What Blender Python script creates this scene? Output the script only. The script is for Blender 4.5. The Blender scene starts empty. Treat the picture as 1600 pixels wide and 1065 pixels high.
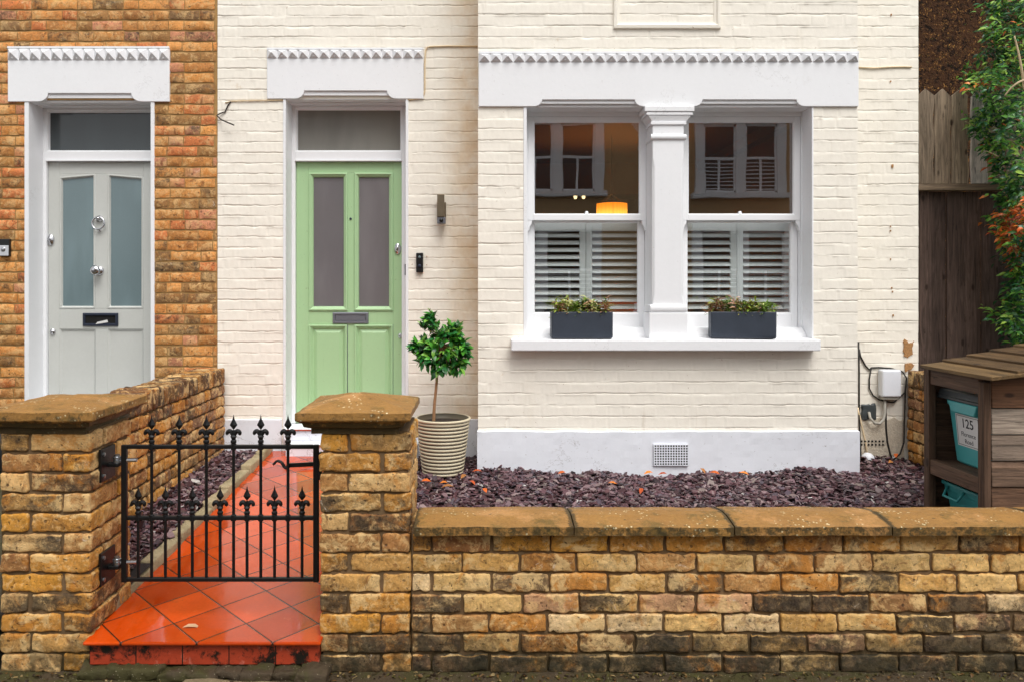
import bpy, math, random
import numpy as np
from mathutils import Vector, Matrix

random.seed(7)
RNG = np.random.default_rng(11)
SC = bpy.context.scene
COL = SC.collection
R = math.radians

# ------------------------------------------------------------------ camera, world, sun, exposure
FPX, CX, CY, CZ = 1200.0, 748.0, 450.0, 1.45      # focal length in photo pixels, vanishing point, eye height
cam_d = bpy.data.cameras.new("camera")
cam = bpy.data.objects.new("camera", cam_d)
COL.objects.link(cam)
cam.location = (0, 0, CZ)
cam.rotation_euler = (R(90), 0, 0)
cam_d.sensor_fit = 'HORIZONTAL'
cam_d.sensor_width = 36
cam_d.lens = 36 * FPX / 1600
cam_d.shift_x = (800 - CX) / 1600
cam_d.shift_y = -(532.5 - CY) / 1600
cam_d.clip_start = 0.05
cam_d.clip_end = 500
SC.camera = cam

SUN_EL, SUN_AZ = 58.0, 160.0
world = bpy.data.worlds.new("World")
SC.world = world
world.use_nodes = True
wn = world.node_tree
wn.nodes.clear()
sky = wn.nodes.new("ShaderNodeTexSky")
sky.sky_type = 'NISHITA'
sky.sun_disc = False
sky.sun_elevation = R(SUN_EL)
sky.sun_rotation = R(SUN_AZ)
sky.air_density = 1.0
sky.dust_density = 3.0
sky.ozone_density = 1.0
hs = wn.nodes.new("ShaderNodeHueSaturation")       # an overcast sky: the blue taken out
hs.inputs['Saturation'].default_value = 0.12
bgn = wn.nodes.new("ShaderNodeBackground")
bgn.inputs['Strength'].default_value = 0.144
wo = wn.nodes.new("ShaderNodeOutputWorld")
wn.links.new(sky.outputs[0], hs.inputs['Color'])
wn.links.new(hs.outputs[0], bgn.inputs['Color'])
wn.links.new(bgn.outputs[0], wo.inputs['Surface'])

sun_d = bpy.data.lights.new("sun", 'SUN')
sun_d.energy = 1.4
sun_d.angle = R(38)
sun_d.color = (1.0, 0.965, 0.92)
sun = bpy.data.objects.new("sun", sun_d)
COL.objects.link(sun)
_az, _el = R(SUN_AZ), R(SUN_EL)
sdir = Vector((math.sin(_az) * math.cos(_el), math.cos(_az) * math.cos(_el), math.sin(_el)))
sun.rotation_euler = sdir.to_track_quat('Z', 'Y').to_euler()
sun.location = (0, -4, 9)

SC.view_settings.view_transform = 'Standard'
SC.view_settings.look = 'None'
SC.view_settings.exposure = 0.42
SC.view_settings.gamma = 1
SC.cycles.max_bounces = 8
SC.cycles.transparent_max_bounces = 12
SC.cycles.use_denoising = True

# ------------------------------------------------------------------ helpers
def X(px, Y): return (px - CX) / FPX * Y
def Z(py, Y): return CZ - (py - CY) / FPX * Y
def S(r, g, b):
    f = lambda c: (c / 255) / 12.92 if c <= 10 else ((c / 255 + .055) / 1.055) ** 2.4
    return (f(r), f(g), f(b))

_T = RNG.random((32, 32, 32))
def vn(p, fr, seed=0):
    """value noise -1..1 at points p (n,3)"""
    q = np.asarray(p, float) * fr + seed * 7.13
    i = np.floor(q).astype(int)
    f = q - i
    f = f * f * (3 - 2 * f)
    i0 = i % 32
    i1 = (i + 1) % 32
    def g(a, b, c): return _T[a[:, 0] if a is not None else 0, b, c]
    x0, y0, z0 = i0[:, 0], i0[:, 1], i0[:, 2]
    x1, y1, z1 = i1[:, 0], i1[:, 1], i1[:, 2]
    fx, fy, fz = f[:, 0], f[:, 1], f[:, 2]
    a = _T[x0, y0, z0] * (1 - fx) + _T[x1, y0, z0] * fx
    b = _T[x0, y1, z0] * (1 - fx) + _T[x1, y1, z0] * fx
    c = _T[x0, y0, z1] * (1 - fx) + _T[x1, y0, z1] * fx
    d = _T[x0, y1, z1] * (1 - fx) + _T[x1, y1, z1] * fx
    return ((a * (1 - fy) + b * fy) * (1 - fz) + (c * (1 - fy) + d * fy) * fz) * 2 - 1

class MB:
    def __init__(self):
        self.v, self.f, self.c, self.n, self.use_c = [], [], [], 0, False
    def add(self, V, F, col=None):
        V = np.asarray(V, float).reshape(-1, 3)
        self.v.append(V)
        n = self.n
        for t in F:
            self.f.append(tuple(n + int(a) for a in t))
        if col is not None: self.use_c = True
        c = (1, 1, 1, 0) if col is None else (tuple(col) + (0,) if len(col) == 3 else tuple(col))
        self.c.append(np.tile(np.array(c, float), (len(V), 1)))
        self.n += len(V)
        return self
    def build(self, name, m, parent=None, bevel=0, smooth=False, seg=2):
        me = bpy.data.meshes.new(name)
        V = np.concatenate(self.v) if self.v else np.zeros((0, 3))
        me.from_pydata(V.tolist(), [], self.f)
        if self.use_c:
            at = me.attributes.new("col", 'FLOAT_COLOR', 'POINT')
            at.data.foreach_set("color", np.concatenate(self.c).ravel())
        me.update()
        if smooth:
            me.polygons.foreach_set("use_smooth", [True] * len(me.polygons))
        me.materials.append(m)
        o = bpy.data.objects.new(name, me)
        COL.objects.link(o)
        if bevel:
            b = o.modifiers.new("bevel", 'BEVEL')
            b.width = bevel; b.segments = seg; b.limit_method = 'ANGLE'; b.angle_limit = R(40)
            b.harden_normals = False
        if parent is not None: attach(o, parent)
        return o

def attach(o, p):
    o.parent = p
    o.matrix_parent_inverse = wmat(p).inverted()
def wmat(o):
    m = Matrix.LocRotScale(o.location, o.rotation_euler, o.scale)
    if o.parent is not None:
        m = wmat(o.parent) @ o.matrix_parent_inverse @ m
    return m
def tag(o, label, cat, group=None):
    o["label"] = label; o["category"] = cat
    if group: o["group"] = group
    return o
def thing(name, label, cat, loc, group=None):
    o = bpy.data.objects.new(name, None)
    o.empty_display_size = .1
    COL.objects.link(o)
    o.location = loc
    return tag(o, label, cat, group)
def kind(o, k):
    o["kind"] = k
    return o
def box(mb, x0, x1, y0, y1, z0, z1, col=None):
    V = [(x0,y0,z0),(x1,y0,z0),(x1,y1,z0),(x0,y1,z0),(x0,y0,z1),(x1,y0,z1),(x1,y1,z1),(x0,y1,z1)]
    mb.add(V, [(0,3,2,1),(4,5,6,7),(0,1,5,4),(1,2,6,5),(2,3,7,6),(3,0,4,7)], col)
    return mb
def hexa(mb, V, col=None):
    """8 corners: bottom 4 then top 4, counter-clockwise seen from above"""
    mb.add(V, [(0,3,2,1),(4,5,6,7),(0,1,5,4),(1,2,6,5),(2,3,7,6),(3,0,4,7)], col)
    return mb
def prism_y(mb, poly, y0, y1, col=None):
    """poly of (x,z), counter-clockwise seen from -y, extruded y0..y1"""
    n = len(poly)
    V = [(x, y0, z) for x, z in poly] + [(x, y1, z) for x, z in poly]
    F = [tuple(range(n)), tuple(range(2*n-1, n-1, -1))]
    for i in range(n):
        j = (i + 1) % n
        F.append((j, i, n + i, n + j))
    mb.add(V, F, col); return mb
def prism_x(mb, poly, x0, x1, col=None):
    """poly of (y,z) extruded along x"""
    n = len(poly)
    V = [(x0, y, z) for y, z in poly] + [(x1, y, z) for y, z in poly]
    F = [tuple(range(n-1, -1, -1)), tuple(range(n, 2*n))]
    for i in range(n):
        j = (i + 1) % n
        F.append((i, j, n + j, n + i))
    mb.add(V, F, col); return mb
def ring(mb, poly, prof, col=None):
    """poly: 4 corners (x,z) bl,br,tr,tl ; prof: (inset, y) ; mitred moulding strips"""
    sg = [(1, 1), (-1, 1), (-1, -1), (1, -1)]
    V = []
    for a, y in prof:
        for (x, z), (sx, sz) in zip(poly, sg):
            V.append((x + sx * a, y, z + sz * a))
    F = []
    for k in range(len(prof) - 1):
        for i in range(4):
            j = (i + 1) % 4
            F.append((4*k+i, 4*k+j, 4*k+4+j, 4*k+4+i))
    mb.add(V, F, col); return mb
def rect(x0, x1, z0, z1): return [(x0, z0), (x1, z0), (x1, z1), (x0, z1)]
def tube(mb, pts, r, n=8, col=None, cap=True):
    pts = [Vector(p) for p in pts]
    rs = r if isinstance(r, (list, tuple)) else [r] * len(pts)
    V, F = [], []
    prev = None
    for i, p in enumerate(pts):
        t = (pts[min(i+1, len(pts)-1)] - pts[max(i-1, 0)]).normalized()
        if prev is None:
            a = Vector((0, 0, 1)) if abs(t.z) < .9 else Vector((1, 0, 0))
            u = t.cross(a).normalized()
        else:
            u = (prev - t * prev.dot(t)).normalized()
        prev = u
        w = t.cross(u)
        for k in range(n):
            an = 2 * math.pi * k / n
            V.append(p + (u * math.cos(an) + w * math.sin(an)) * rs[i])
    for i in range(len(pts) - 1):
        for k in range(n):
            l = (k + 1) % n
            F.append((i*n+k, i*n+l, (i+1)*n+l, (i+1)*n+k))
    if cap:
        F.append(tuple(range(n-1, -1, -1))); F.append(tuple(range((len(pts)-1)*n, len(pts)*n)))
    mb.add([tuple(v) for v in V], F, col); return mb
def lathe(mb, prof, c, axis='z', n=32, col=None):
    """prof: (radius, height) ; c: centre ; col may be a list per ring"""
    V, F = [], []
    for r, h in prof:
        for k in range(n):
            a = 2 * math.pi * k / n
            u, w = r * math.cos(a), r * math.sin(a)
            if axis == 'z': V.append((c[0]+u, c[1]+w, c[2]+h))
            elif axis == 'y': V.append((c[0]+u, c[1]+h, c[2]+w))
            else: V.append((c[0]+h, c[1]+u, c[2]+w))
    for i in range(len(prof) - 1):
        for k in range(n):
            l = (k + 1) % n
            q = (i*n+k, i*n+l, (i+1)*n+l, (i+1)*n+k)
            F.append(q if axis != 'y' else q[::-1])
    mb.add(V, F, col if not isinstance(col, list) else None)
    if isinstance(col, list):
        mb.use_c = True
        mb.c[-1] = np.array([tuple(cc) + (0,) for cc in col for _ in range(n)], float)
    return mb
def curve_pts(pts, n=8):
    """Catmull-Rom through pts"""
    P = [np.array(p, float) for p in pts]
    P = [2*P[0]-P[1]] + P + [2*P[-1]-P[-2]]
    out = []
    for i in range(1, len(P)-2):
        for k in range(n):
            t = k / n
            out.append(.5*((2*P[i]) + (-P[i-1]+P[i+1])*t + (2*P[i-1]-5*P[i]+4*P[i+1]-P[i+2])*t*t + (-P[i-1]+3*P[i]-3*P[i+1]+P[i+2])*t**3))
    out.append(P[-2])
    return [tuple(p) for p in out]

# ------------------------------------------------------------------ materials
class G:
    def __init__(s, name):
        s.m = bpy.data.materials.new(name); s.m.use_nodes = True
        s.t = s.m.node_tree; s.t.nodes.clear()
        s.out = s.t.nodes.new("ShaderNodeOutputMaterial")
        s.co = s.t.nodes.new("ShaderNodeTexCoord").outputs['Object']
    def link(s, a, b): s.t.links.new(a, b)
    def put(s, inp, v):
        if isinstance(v, bpy.types.NodeSocket): s.link(v, inp)
        elif v is not None:
            if hasattr(inp, 'default_value'):
                if isinstance(v, (tuple, list)) and len(v) == 3 and len(inp.default_value) == 4: v = tuple(v) + (1,)
                inp.default_value = v
    def noise(s, scale, detail=4, rough=.55, dist=0, vec=None):
        n = s.t.nodes.new("ShaderNodeTexNoise")
        s.link(vec if vec is not None else s.co, n.inputs['Vector'])
        n.inputs['Scale'].default_value = scale; n.inputs['Detail'].default_value = detail
        n.inputs['Roughness'].default_value = rough; n.inputs['Distortion'].default_value = dist
        return n.outputs[0]
    def voro(s, scale, vec=None, out='Distance', feat='F1'):
        n = s.t.nodes.new("ShaderNodeTexVoronoi"); n.feature = feat
        s.link(vec if vec is not None else s.co, n.inputs['Vector']); n.inputs['Scale'].default_value = scale
        return n.outputs[out]
    def math(s, op, a, b=None, c=None, clamp=False):
        n = s.t.nodes.new("ShaderNodeMath"); n.operation = op; n.use_clamp = clamp
        s.put(n.inputs[0], a); s.put(n.inputs[1], b); s.put(n.inputs[2], c)
        return n.outputs[0]
    def step(s, v, a, b, lo=0., hi=1.):
        n = s.t.nodes.new("ShaderNodeMapRange"); n.interpolation_type = 'SMOOTHSTEP'
        s.put(n.inputs['Value'], v); s.put(n.inputs['From Min'], a); s.put(n.inputs['From Max'], b)
        n.inputs['To Min'].default_value = lo; n.inputs['To Max'].default_value = hi
        return n.outputs[0]
    def mix(s, f, a, b, bt='MIX'):
        n = s.t.nodes.new("ShaderNodeMix"); n.data_type = 'RGBA'; n.blend_type = bt
        s.put(n.inputs['Factor'], f); s.put(n.inputs['A'] if False else n.inputs[6], a); s.put(n.inputs[7], b)
        return n.outputs[2]
    def scale(s, c, f):
        n = s.t.nodes.new("ShaderNodeVectorMath"); n.operation = 'SCALE'
        s.put(n.inputs[0], c); s.put(n.inputs['Scale'], f)
        return n.outputs[0]
    def attr(s, nm="col"):
        n = s.t.nodes.new("ShaderNodeAttribute"); n.attribute_name = nm
        return n.outputs['Color'], n.outputs['Alpha']
    def xyz(s, vec=None):
        n = s.t.nodes.new("ShaderNodeSeparateXYZ"); s.link(vec if vec is not None else s.co, n.inputs[0])
        return n.outputs
    def mapping(s, sc=(1,1,1), rot=(0,0,0), loc=(0,0,0)):
        n = s.t.nodes.new("ShaderNodeMapping"); s.link(s.co, n.inputs['Vector'])
        n.inputs['Scale'].default_value = sc; n.inputs['Rotation'].default_value = rot; n.inputs['Location'].default_value = loc
        return n.outputs[0]
    def bump(s, h, strength=.5, dist=.005, prev=None):
        n = s.t.nodes.new("ShaderNodeBump")
        s.put(n.inputs['Height'], h); n.inputs['Strength'].default_value = strength; n.inputs['Distance'].default_value = dist
        if prev is not None: s.link(prev, n.inputs['Normal'])
        return n.outputs[0]
    def bsdf(s, color, rough=.6, metallic=0, normal=None, spec=.5, coat=0, emit=None, emit_s=0, trans=0, sss=0):
        n = s.t.nodes.new("ShaderNodeBsdfPrincipled")
        s.put(n.inputs['Base Color'], color); s.put(n.inputs['Roughness'], rough); s.put(n.inputs['Metallic'], metallic)
        s.put(n.inputs['Specular IOR Level'], spec); s.put(n.inputs['Coat Weight'], coat)
        n.inputs['Coat Roughness'].default_value = .1
        if normal is not None: s.link(normal, n.inputs['Normal'])
        if emit is not None:
            s.put(n.inputs['Emission Color'], emit); s.put(n.inputs['Emission Strength'], emit_s)
        s.link(n.outputs[0], s.out.inputs['Surface'])
        return n
    def var(s, c, v1, sc1, v2=0, sc2=60, vec=None):
        f = s.math('MULTIPLY_ADD', s.noise(sc1, 5, .6, vec=vec), 2 * v1, 1 - v1)
        if v2: f = s.math('MULTIPLY', f, s.math('MULTIPLY_ADD', s.noise(sc2, 3, .6, vec=vec), 2 * v2, 1 - v2))
        return s.scale(c, f)

def pmat(name, base, rough=.6, v1=.12, s1=5, v2=.06, s2=70, bump=.3, bs=90, bd=.002, metallic=0, spec=.5, attr=False, coat=0, rv=.1):
    g = G(name)
    c = g.attr()[0] if attr else base
    c = g.var(c, v1, s1, v2, s2)
    nrm = g.bump(g.noise(bs, 4, .6), bump, bd) if bump else None
    r = g.math('MULTIPLY_ADD', g.noise(s1 * 2, 3), rv * 2, rough - rv)
    g.bsdf(c, r, metallic, nrm, spec, coat)
    return g.m

M = {}
WHITE = S(238, 239, 241)
def mat_white(name, base, dirt=.5):
    g = G(name)
    c = g.var(base, .035, 3, .02, 40)
    n = g.noise(7, 6, .7)
    d = g.step(n, .60, .78)
    c = g.mix(g.math('MULTIPLY', d, .28 * dirt), c, S(150, 138, 120))
    sp = g.step(g.noise(55, 2, .5), .71, .75)
    c = g.mix(g.math('MULTIPLY', sp, .3 * dirt), c, S(120, 105, 85))
    cr = g.math('ABSOLUTE', g.math('SUBTRACT', g.noise(2.6, 7, .7, .4), .5))
    cr = g.math('MULTIPLY', g.step(cr, .007, .002), g.step(g.noise(1.1, 2), .52, .60))
    c = g.mix(g.math('MULTIPLY', cr, .45 * min(1, dirt)), c, S(120, 112, 104))
    nr = g.bump(g.noise(28, 5, .65), .3, .003)
    g.bsdf(c, .5, 0, nr, .4)
    return g.m
M['white'] = mat_white("white_paint", WHITE, .5)
M['gloss_white'] = mat_white("white_gloss_paint", S(240, 241, 243), .15)
M['plinth'] = mat_white("white_masonry_paint", S(232, 235, 242), 1.5)

def mat_cream():
    g = G("cream_masonry_paint")
    c = g.var(S(244, 238, 225), .035, 2, .03, 30)
    st = g.noise(1, 4, .6, vec=g.mapping((3.5, 3.5, .9)))       # faint grey wash marks
    c = g.mix(g.step(st, .55, .8, 0, .26), c, S(214, 200, 174))
    st2 = g.noise(1, 5, .7, vec=g.mapping((22, 22, 1.6)))        # thin run-off streaks
    c = g.mix(g.math('MULTIPLY', g.step(st2, .60, .74, 0, .30), g.step(g.noise(1.3, 3), .45, .65)), c, S(176, 158, 130))
    pt = g.step(g.noise(5, 7, .8), .63, .67, 0, .5)                # flaked and touched-up patches
    c = g.mix(g.math('MULTIPLY', pt, g.step(g.noise(.9, 2), .5, .6)), c, S(226, 210, 184))
    ax, ay, az = g.xyz()                                         # ochre water stain in the corner by the bay
    m = g.math('MULTIPLY', g.step(ax, -.34, -.02), g.step(ay, 5.56, 5.62))
    m = g.math('MULTIPLY', m, g.step(ax, .5, .2))
    m = g.math('MULTIPLY', m, g.step(g.noise(2.2, 5, .7), .3, .7))
    c = g.mix(g.math('MULTIPLY', m, .75), c, S(214, 178, 128))
    sp = g.step(g.noise(38, 3, .6), .70, .74)
    c = g.mix(g.math('MULTIPLY', sp, .5), c, S(150, 115, 75))
    n1 = g.bump(g.noise(60, 5, .7), .3, .003)
    g.bsdf(c, .65, 0, n1, .3)
    return g.m
M['cream'] = mat_cream()

def mat_brick(name, pits=1.0, moss=0.0, k=1.0, pale=.75):
    g = G(name)
    c, a = g.attr()
    c = g.var(c, .36, 15, .50, 84 * k)
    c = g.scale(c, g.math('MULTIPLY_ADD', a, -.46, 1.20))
    # kiln flash: big pale, golden and smoky areas that run across single bricks
    c = g.mix(g.step(g.noise(7.5, 6, .7, .4), .51, .58, 0, pale), c, S(236, 200, 140))
    c = g.mix(g.step(g.noise(6.2, 6, .7, .7), .53, .61, 0, pale * .9), c, S(200, 128, 40))
    c = g.mix(g.math('MULTIPLY', g.step(g.noise(8.5, 6, .7, .5), .52, .64, 0, pale), g.math('MULTIPLY_ADD', a, .9, .25)), c, S(84, 68, 50))
    # sandy / rust clouding
    c = g.mix(g.step(g.noise(22 * k, 7, .74, .8), .50, .62, 0, .62), c, S(232, 190, 128))
    c = g.mix(g.step(g.noise(18 * k, 7, .76, 1.2), .53, .66, 0, .66), c, S(116, 64, 26))
    # fired dark patches, more on bricks that carry a high alpha
    n = g.noise(20 * k, 8, .8, .35)
    th = g.math('SUBTRACT', .80, g.math('MULTIPLY', a, .48))
    sm = g.step(g.math('SUBTRACT', n, th), -.10, .12)
    c = g.mix(g.math('MULTIPLY', sm, .88), c, g.mix(g.step(g.noise(34 * k, 7, .8), .40, .66), S(36, 31, 25), S(104, 86, 62)))
    # pin holes and burnt specks
    p = g.step(g.noise(66 * k, 4, .7, .3), .625, .66)
    p3 = g.math('MULTIPLY', g.step(g.voro(24 * k), .17, .12), g.step(g.noise(9, 2), .52, .58))
    p = g.math('MAXIMUM', p, g.math('MULTIPLY', p3, .8))
    c = g.mix(g.math('MULTIPLY', p, .8 * pits), c, S(40, 24, 13))
    # lime bloom
    lb = g.step(g.noise(15, 8, .8, 1.2), .61, .68)
    c = g.mix(g.math('MULTIPLY', lb, .6), c, S(236, 220, 198))
    if moss:
        z = g.xyz()[2]
        mm = g.math('MULTIPLY', g.step(z, .22, -.03), g.step(g.noise(13, 7, .75), .38, .58))
        c = g.mix(g.math('MULTIPLY', mm, moss), c, S(40, 38, 18))
    h = g.math('ADD', g.math('MULTIPLY', g.noise(52 * k, 7, .78), 1.0), g.math('MULTIPLY', p, -.4))
    nr = g.bump(h, .85, .010)
    g.bsdf(c, .66, 0, nr, .4)
    return g.m
M['brick'] = mat_brick("stock_brick", 1, .8)
M['house_brick'] = mat_brick("orange_stock_brick", .9, 0, .8, .35)

def mat_mortar(name, c0, c1, moss=0):
    g = G(name)
    c = g.mix(g.noise(9, 5, .7), c0, c1)
    c = g.var(c, .2, 40)
    if moss:
        z = g.xyz()[2]
        mm = g.math('MULTIPLY', g.step(z, .22, -.03), g.step(g.noise(8, 5, .7), .32, .55))
        c = g.mix(g.math('MULTIPLY', mm, moss), c, S(40, 38, 18))
    g.bsdf(c, .85, 0, g.bump(g.noise(110, 4, .7), .7, .004), .2)
    return g.m
M['mortar'] = mat_mortar("wall_mortar", S(132, 108, 80), S(92, 72, 48), .85)
M['dark_mortar'] = mat_mortar("mossy_mortar", S(104, 82, 54), S(66, 52, 32), .6)
M['house_mortar'] = mat_mortar("house_mortar", S(198, 160, 104), S(136, 100, 58))

def mat_coping():
    g = G("weathered_sandstone")
    al = g.attr()[1]
    c = g.mix(g.noise(5, 6, .7), S(178, 132, 66), S(136, 96, 48))
    c = g.mix(g.step(g.noise(8, 7, .75), .50, .66, 0, .75), c, S(98, 82, 34))      # moss film
    c = g.mix(g.step(g.noise(4.2, 6, .7), .54, .68, 0, .6), c, S(204, 152, 96))
    c = g.var(c, .26, 55, .24, 130)
    v = g.math('MULTIPLY', g.step(g.voro(58), .26, .16), g.step(g.noise(7, 4, .6), .50, .58))
    c = g.mix(g.math('MULTIPLY', v, .9), c, S(236, 226, 184))                       # lichen
    v2 = g.step(g.noise(30, 5, .7), .62, .68)
    c = g.mix(g.math('MULTIPLY', v2, .75), c, S(60, 52, 26))
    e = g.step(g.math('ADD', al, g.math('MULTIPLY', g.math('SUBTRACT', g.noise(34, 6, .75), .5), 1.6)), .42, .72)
    c = g.mix(g.math('MULTIPLY', e, .85), c, S(52, 46, 22))                         # algae at the joints; front edges, undersides and cap coves darkened the same
    g.bsdf(c, .55, 0, g.bump(g.noise(60, 7, .78), .8, .007), .4)
    return g.m
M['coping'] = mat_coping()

def mat_wood(name, grain='z', rough=.7, attr=True, base=None, dark=.75):
    g = G(name)
    sc = {'z': (62, 62, 2.0), 'x': (2.0, 62, 62), 'y': (62, 2.0, 62)}[grain]
    sc2 = tuple(v * .28 if v > 10 else v * .8 for v in sc)
    vec, vec2 = g.mapping(sc), g.mapping(sc2)
    c = g.attr()[0]
    n = g.noise(1.0, 6, .7, 1.5, vec=vec)
    n2 = g.noise(1.0, 5, .65, 2.2, vec=vec2)
    f = g.math('MULTIPLY', g.math('MULTIPLY_ADD', n, 2.0, .06), g.math('MAXIMUM', g.math('MULTIPLY_ADD', n2, 2.6, -.25), .12))
    c = g.scale(c, f)
    d = g.step(g.noise(1.3, 6, .75, 2.5, vec=vec2), .56, .68)
    c = g.mix(g.math('MULTIPLY', d, dark), c, S(34, 25, 17))
    kn = g.step(g.voro(1.0, vec=g.mapping(tuple(v * .16 if v > 10 else v * 2.2 for v in sc))), .16, .07)
    c = g.mix(g.math('MULTIPLY', kn, .8), c, S(40, 26, 16))
    c = g.var(c, .25, 5)
    g.bsdf(c, rough, 0, g.bump(g.math('ADD', n, n2), .8, .005), .3)
    return g.m
M['wood_v'] = mat_wood("weathered_timber")
M['wood_x'] = mat_wood("weathered_timber_boards", 'x')
M['wood_y'] = mat_wood("weathered_timber_roof_boards", 'y', .6)

def mat_green():
    g = G("green_door_paint")
    c = g.var(S(170, 204, 156), .045, 2.5, .03, 50)
    c = g.mix(g.step(g.noise(1, 5, .7, vec=g.mapping((40, 40, 1.5))), .58, .75, 0, .16), c, S(120, 158, 104))
    c = g.mix(g.step(g.noise(46, 3, .6), .69, .73, 0, .35), c, S(96, 110, 78))
    g.bsdf(c, .38, 0, g.bump(g.noise(45, 4), .12, .002), .5)
    return g.m
M['green'] = mat_green()
M['grey'] = pmat("grey_door_paint", S(196, 198, 193), .42, .07, 3.5, .04, 60, .2, 40)
M['black_iron'] = pmat("black_iron", S(13, 13, 14), .42, .3, 20, .2, 90, .4, 120, .0015, spec=.45)
M['chrome'] = pmat("polished_chrome", S(205, 205, 208), .16, .05, 6, 0, 60, 0, metallic=1, rv=.04)
M['zinc'] = pmat("zinc_bolt", S(178, 182, 186), .35, .15, 30, 0, 60, .2, metallic=1)
M['grey_metal'] = pmat("grey_letterbox_metal", S(128, 130, 138), .42, .1, 14, .06, 80, .15, metallic=.55)
M['dark_metal'] = pmat("dark_letterbox_metal", S(52, 58, 74), .4, .2, 20, .1, 80, .3, metallic=.5)
M['bronze'] = pmat("brushed_steel", S(136, 124, 104), .4, .1, 16, .08, 120, .15, metallic=.8)
M['black_plastic'] = pmat("black_plastic", S(24, 24, 26), .35, .1, 10, 0, 60, .1)
M['grey_plastic'] = pmat("silver_plastic", S(196, 198, 204), .4, .05, 10, 0, 60, .05)
M['white_plastic'] = pmat("white_plastic", S(226, 229, 236), .42, .05, 5, .04, 50, .08)
M['slate_planter'] = pmat("dark_slate_planter", S(52, 60, 72), .55, .22, 9, .12, 60, .3, 70)
M['soil'] = pmat("dark_soil", S(46, 33, 24), .95, .4, 20, .3, 90, 1, 60, .01)
M['cream_cable'] = pmat("cream_painted_cable", S(226, 204, 168), .6, .15, 20, .1, 60, .1)
M['black_cable'] = pmat("black_cable", S(38, 34, 30), .6, .2, 20, .1, 60, .1)
M['dark_twig'] = pmat("frayed_dark_cable", S(48, 38, 32), .7, .2, 20)
M['grey_conduit'] = pmat("grey_conduit", S(170, 166, 156), .6, .15, 14)
M['shutter'] = pmat("shutter_white", S(240, 245, 245), .45, .03, 4, .02, 40, .05)
M['teal'] = pmat("teal_plastic", S(84, 178, 180), .4, .12, 7, .06, 50, .12, spec=.45)
M['teal_dark'] = pmat("dark_teal_plastic", S(60, 150, 150), .38, .15, 7, .06, 50, .12)
M['lid_grey'] = pmat("dark_grey_lid_plastic", S(66, 72, 74), .42, .15, 8, .06, 50, .12)
M['paper'] = pmat("printed_label", S(232, 232, 230), .5, .03, 6, 0, 50, 0)
M['ink'] = pmat("label_ink", S(28, 28, 30), .6, .05, 6, 0, 50, 0)
M['bark'] = pmat("young_bark", S(158, 118, 82), .75, .25, 30, .2, 90, .6, 80, .003)
M['vine'] = pmat("climber_stem", S(196, 174, 140), .75, .2, 20, .2, 60, .4, 80, .002)

def mat_leaf(name, rough=.35, spec=.5, trans=.12):
    g = G(name)
    c, _ = g.attr()
    c = g.var(c, .2, 25, .1, 120)
    p = g.bsdf(c, rough, 0, g.bump(g.noise(60, 3), .2, .002), spec)
    tr = g.t.nodes.new("ShaderNodeBsdfTranslucent"); g.link(c, tr.inputs[0])
    ms = g.t.nodes.new("ShaderNodeMixShader"); ms.inputs[0].default_value = trans
    g.link(p.outputs[0], ms.inputs[1]); g.link(tr.outputs[0], ms.inputs[2]); g.link(ms.outputs[0], g.out.inputs['Surface'])
    return g.m
M['leaf'] = mat_leaf("glossy_leaf", .34, .5)
M['leaf_soft'] = mat_leaf("soft_leaf", .5, .35, .2)

def mat_slate():
    g = G("plum_slate")
    c, _ = g.attr()
    c = g.scale(g.var(c, .3, 30, .2, 140), .86)
    g.bsdf(c, .42, 0, g.bump(g.noise(90, 4, .7), .4, .002), .5)
    return g.m
M['slate'] = mat_slate()

def mat_glass(name, refl=.10, tint=(1, 1, 1)):
    g = G(name)
    lw = g.t.nodes.new("ShaderNodeLayerWeight"); lw.inputs[0].default_value = .5
    f = g.math('MULTIPLY_ADD', g.math('POWER', lw.outputs['Facing'], 4), .6, refl)
    tr = g.t.nodes.new("ShaderNodeBsdfTransparent"); tr.inputs[0].default_value = tuple(tint) + (1,)
    gl = g.t.nodes.new("ShaderNodeBsdfGlossy"); gl.inputs['Roughness'].default_value = .01
    g.link(g.bump(g.noise(1.4, 2), .05, .015), gl.inputs['Normal'])
    ms = g.t.nodes.new("ShaderNodeMixShader")
    g.link(f, ms.inputs[0]); g.link(tr.outputs[0], ms.inputs[1]); g.link(gl.outputs[0], ms.inputs[2])
    g.link(ms.outputs[0], g.out.inputs['Surface'])
    return g.m
M['glass'] = mat_glass("window_glass", .20, (.985, .995, .99))
def mat_frosted(name, c0):
    g = G(name)
    c = g.var(c0, .10, 2.5, .06, 220)
    c = g.mix(g.step(g.noise(1, 3, .5, vec=g.mapping((5, 5, 1.2))), .40, .66, 0, .32), c, tuple(min(1, v * 1.6) for v in c0))
    g.bsdf(c, .10, 0, g.bump(g.noise(260, 2), .04, .001), .6)
    return g.m
M['frost_grey'] = mat_frosted("frosted_glass_warm", S(112, 108, 110))
M['frost_blue'] = mat_frosted("frosted_glass_cool", S(108, 126, 130))
M['fan_dark'] = mat_frosted("dark_fanlight_glass", S(58, 64, 66))
M['fan_grey'] = mat_frosted("fanlight_glass", S(122, 120, 114))

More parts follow.
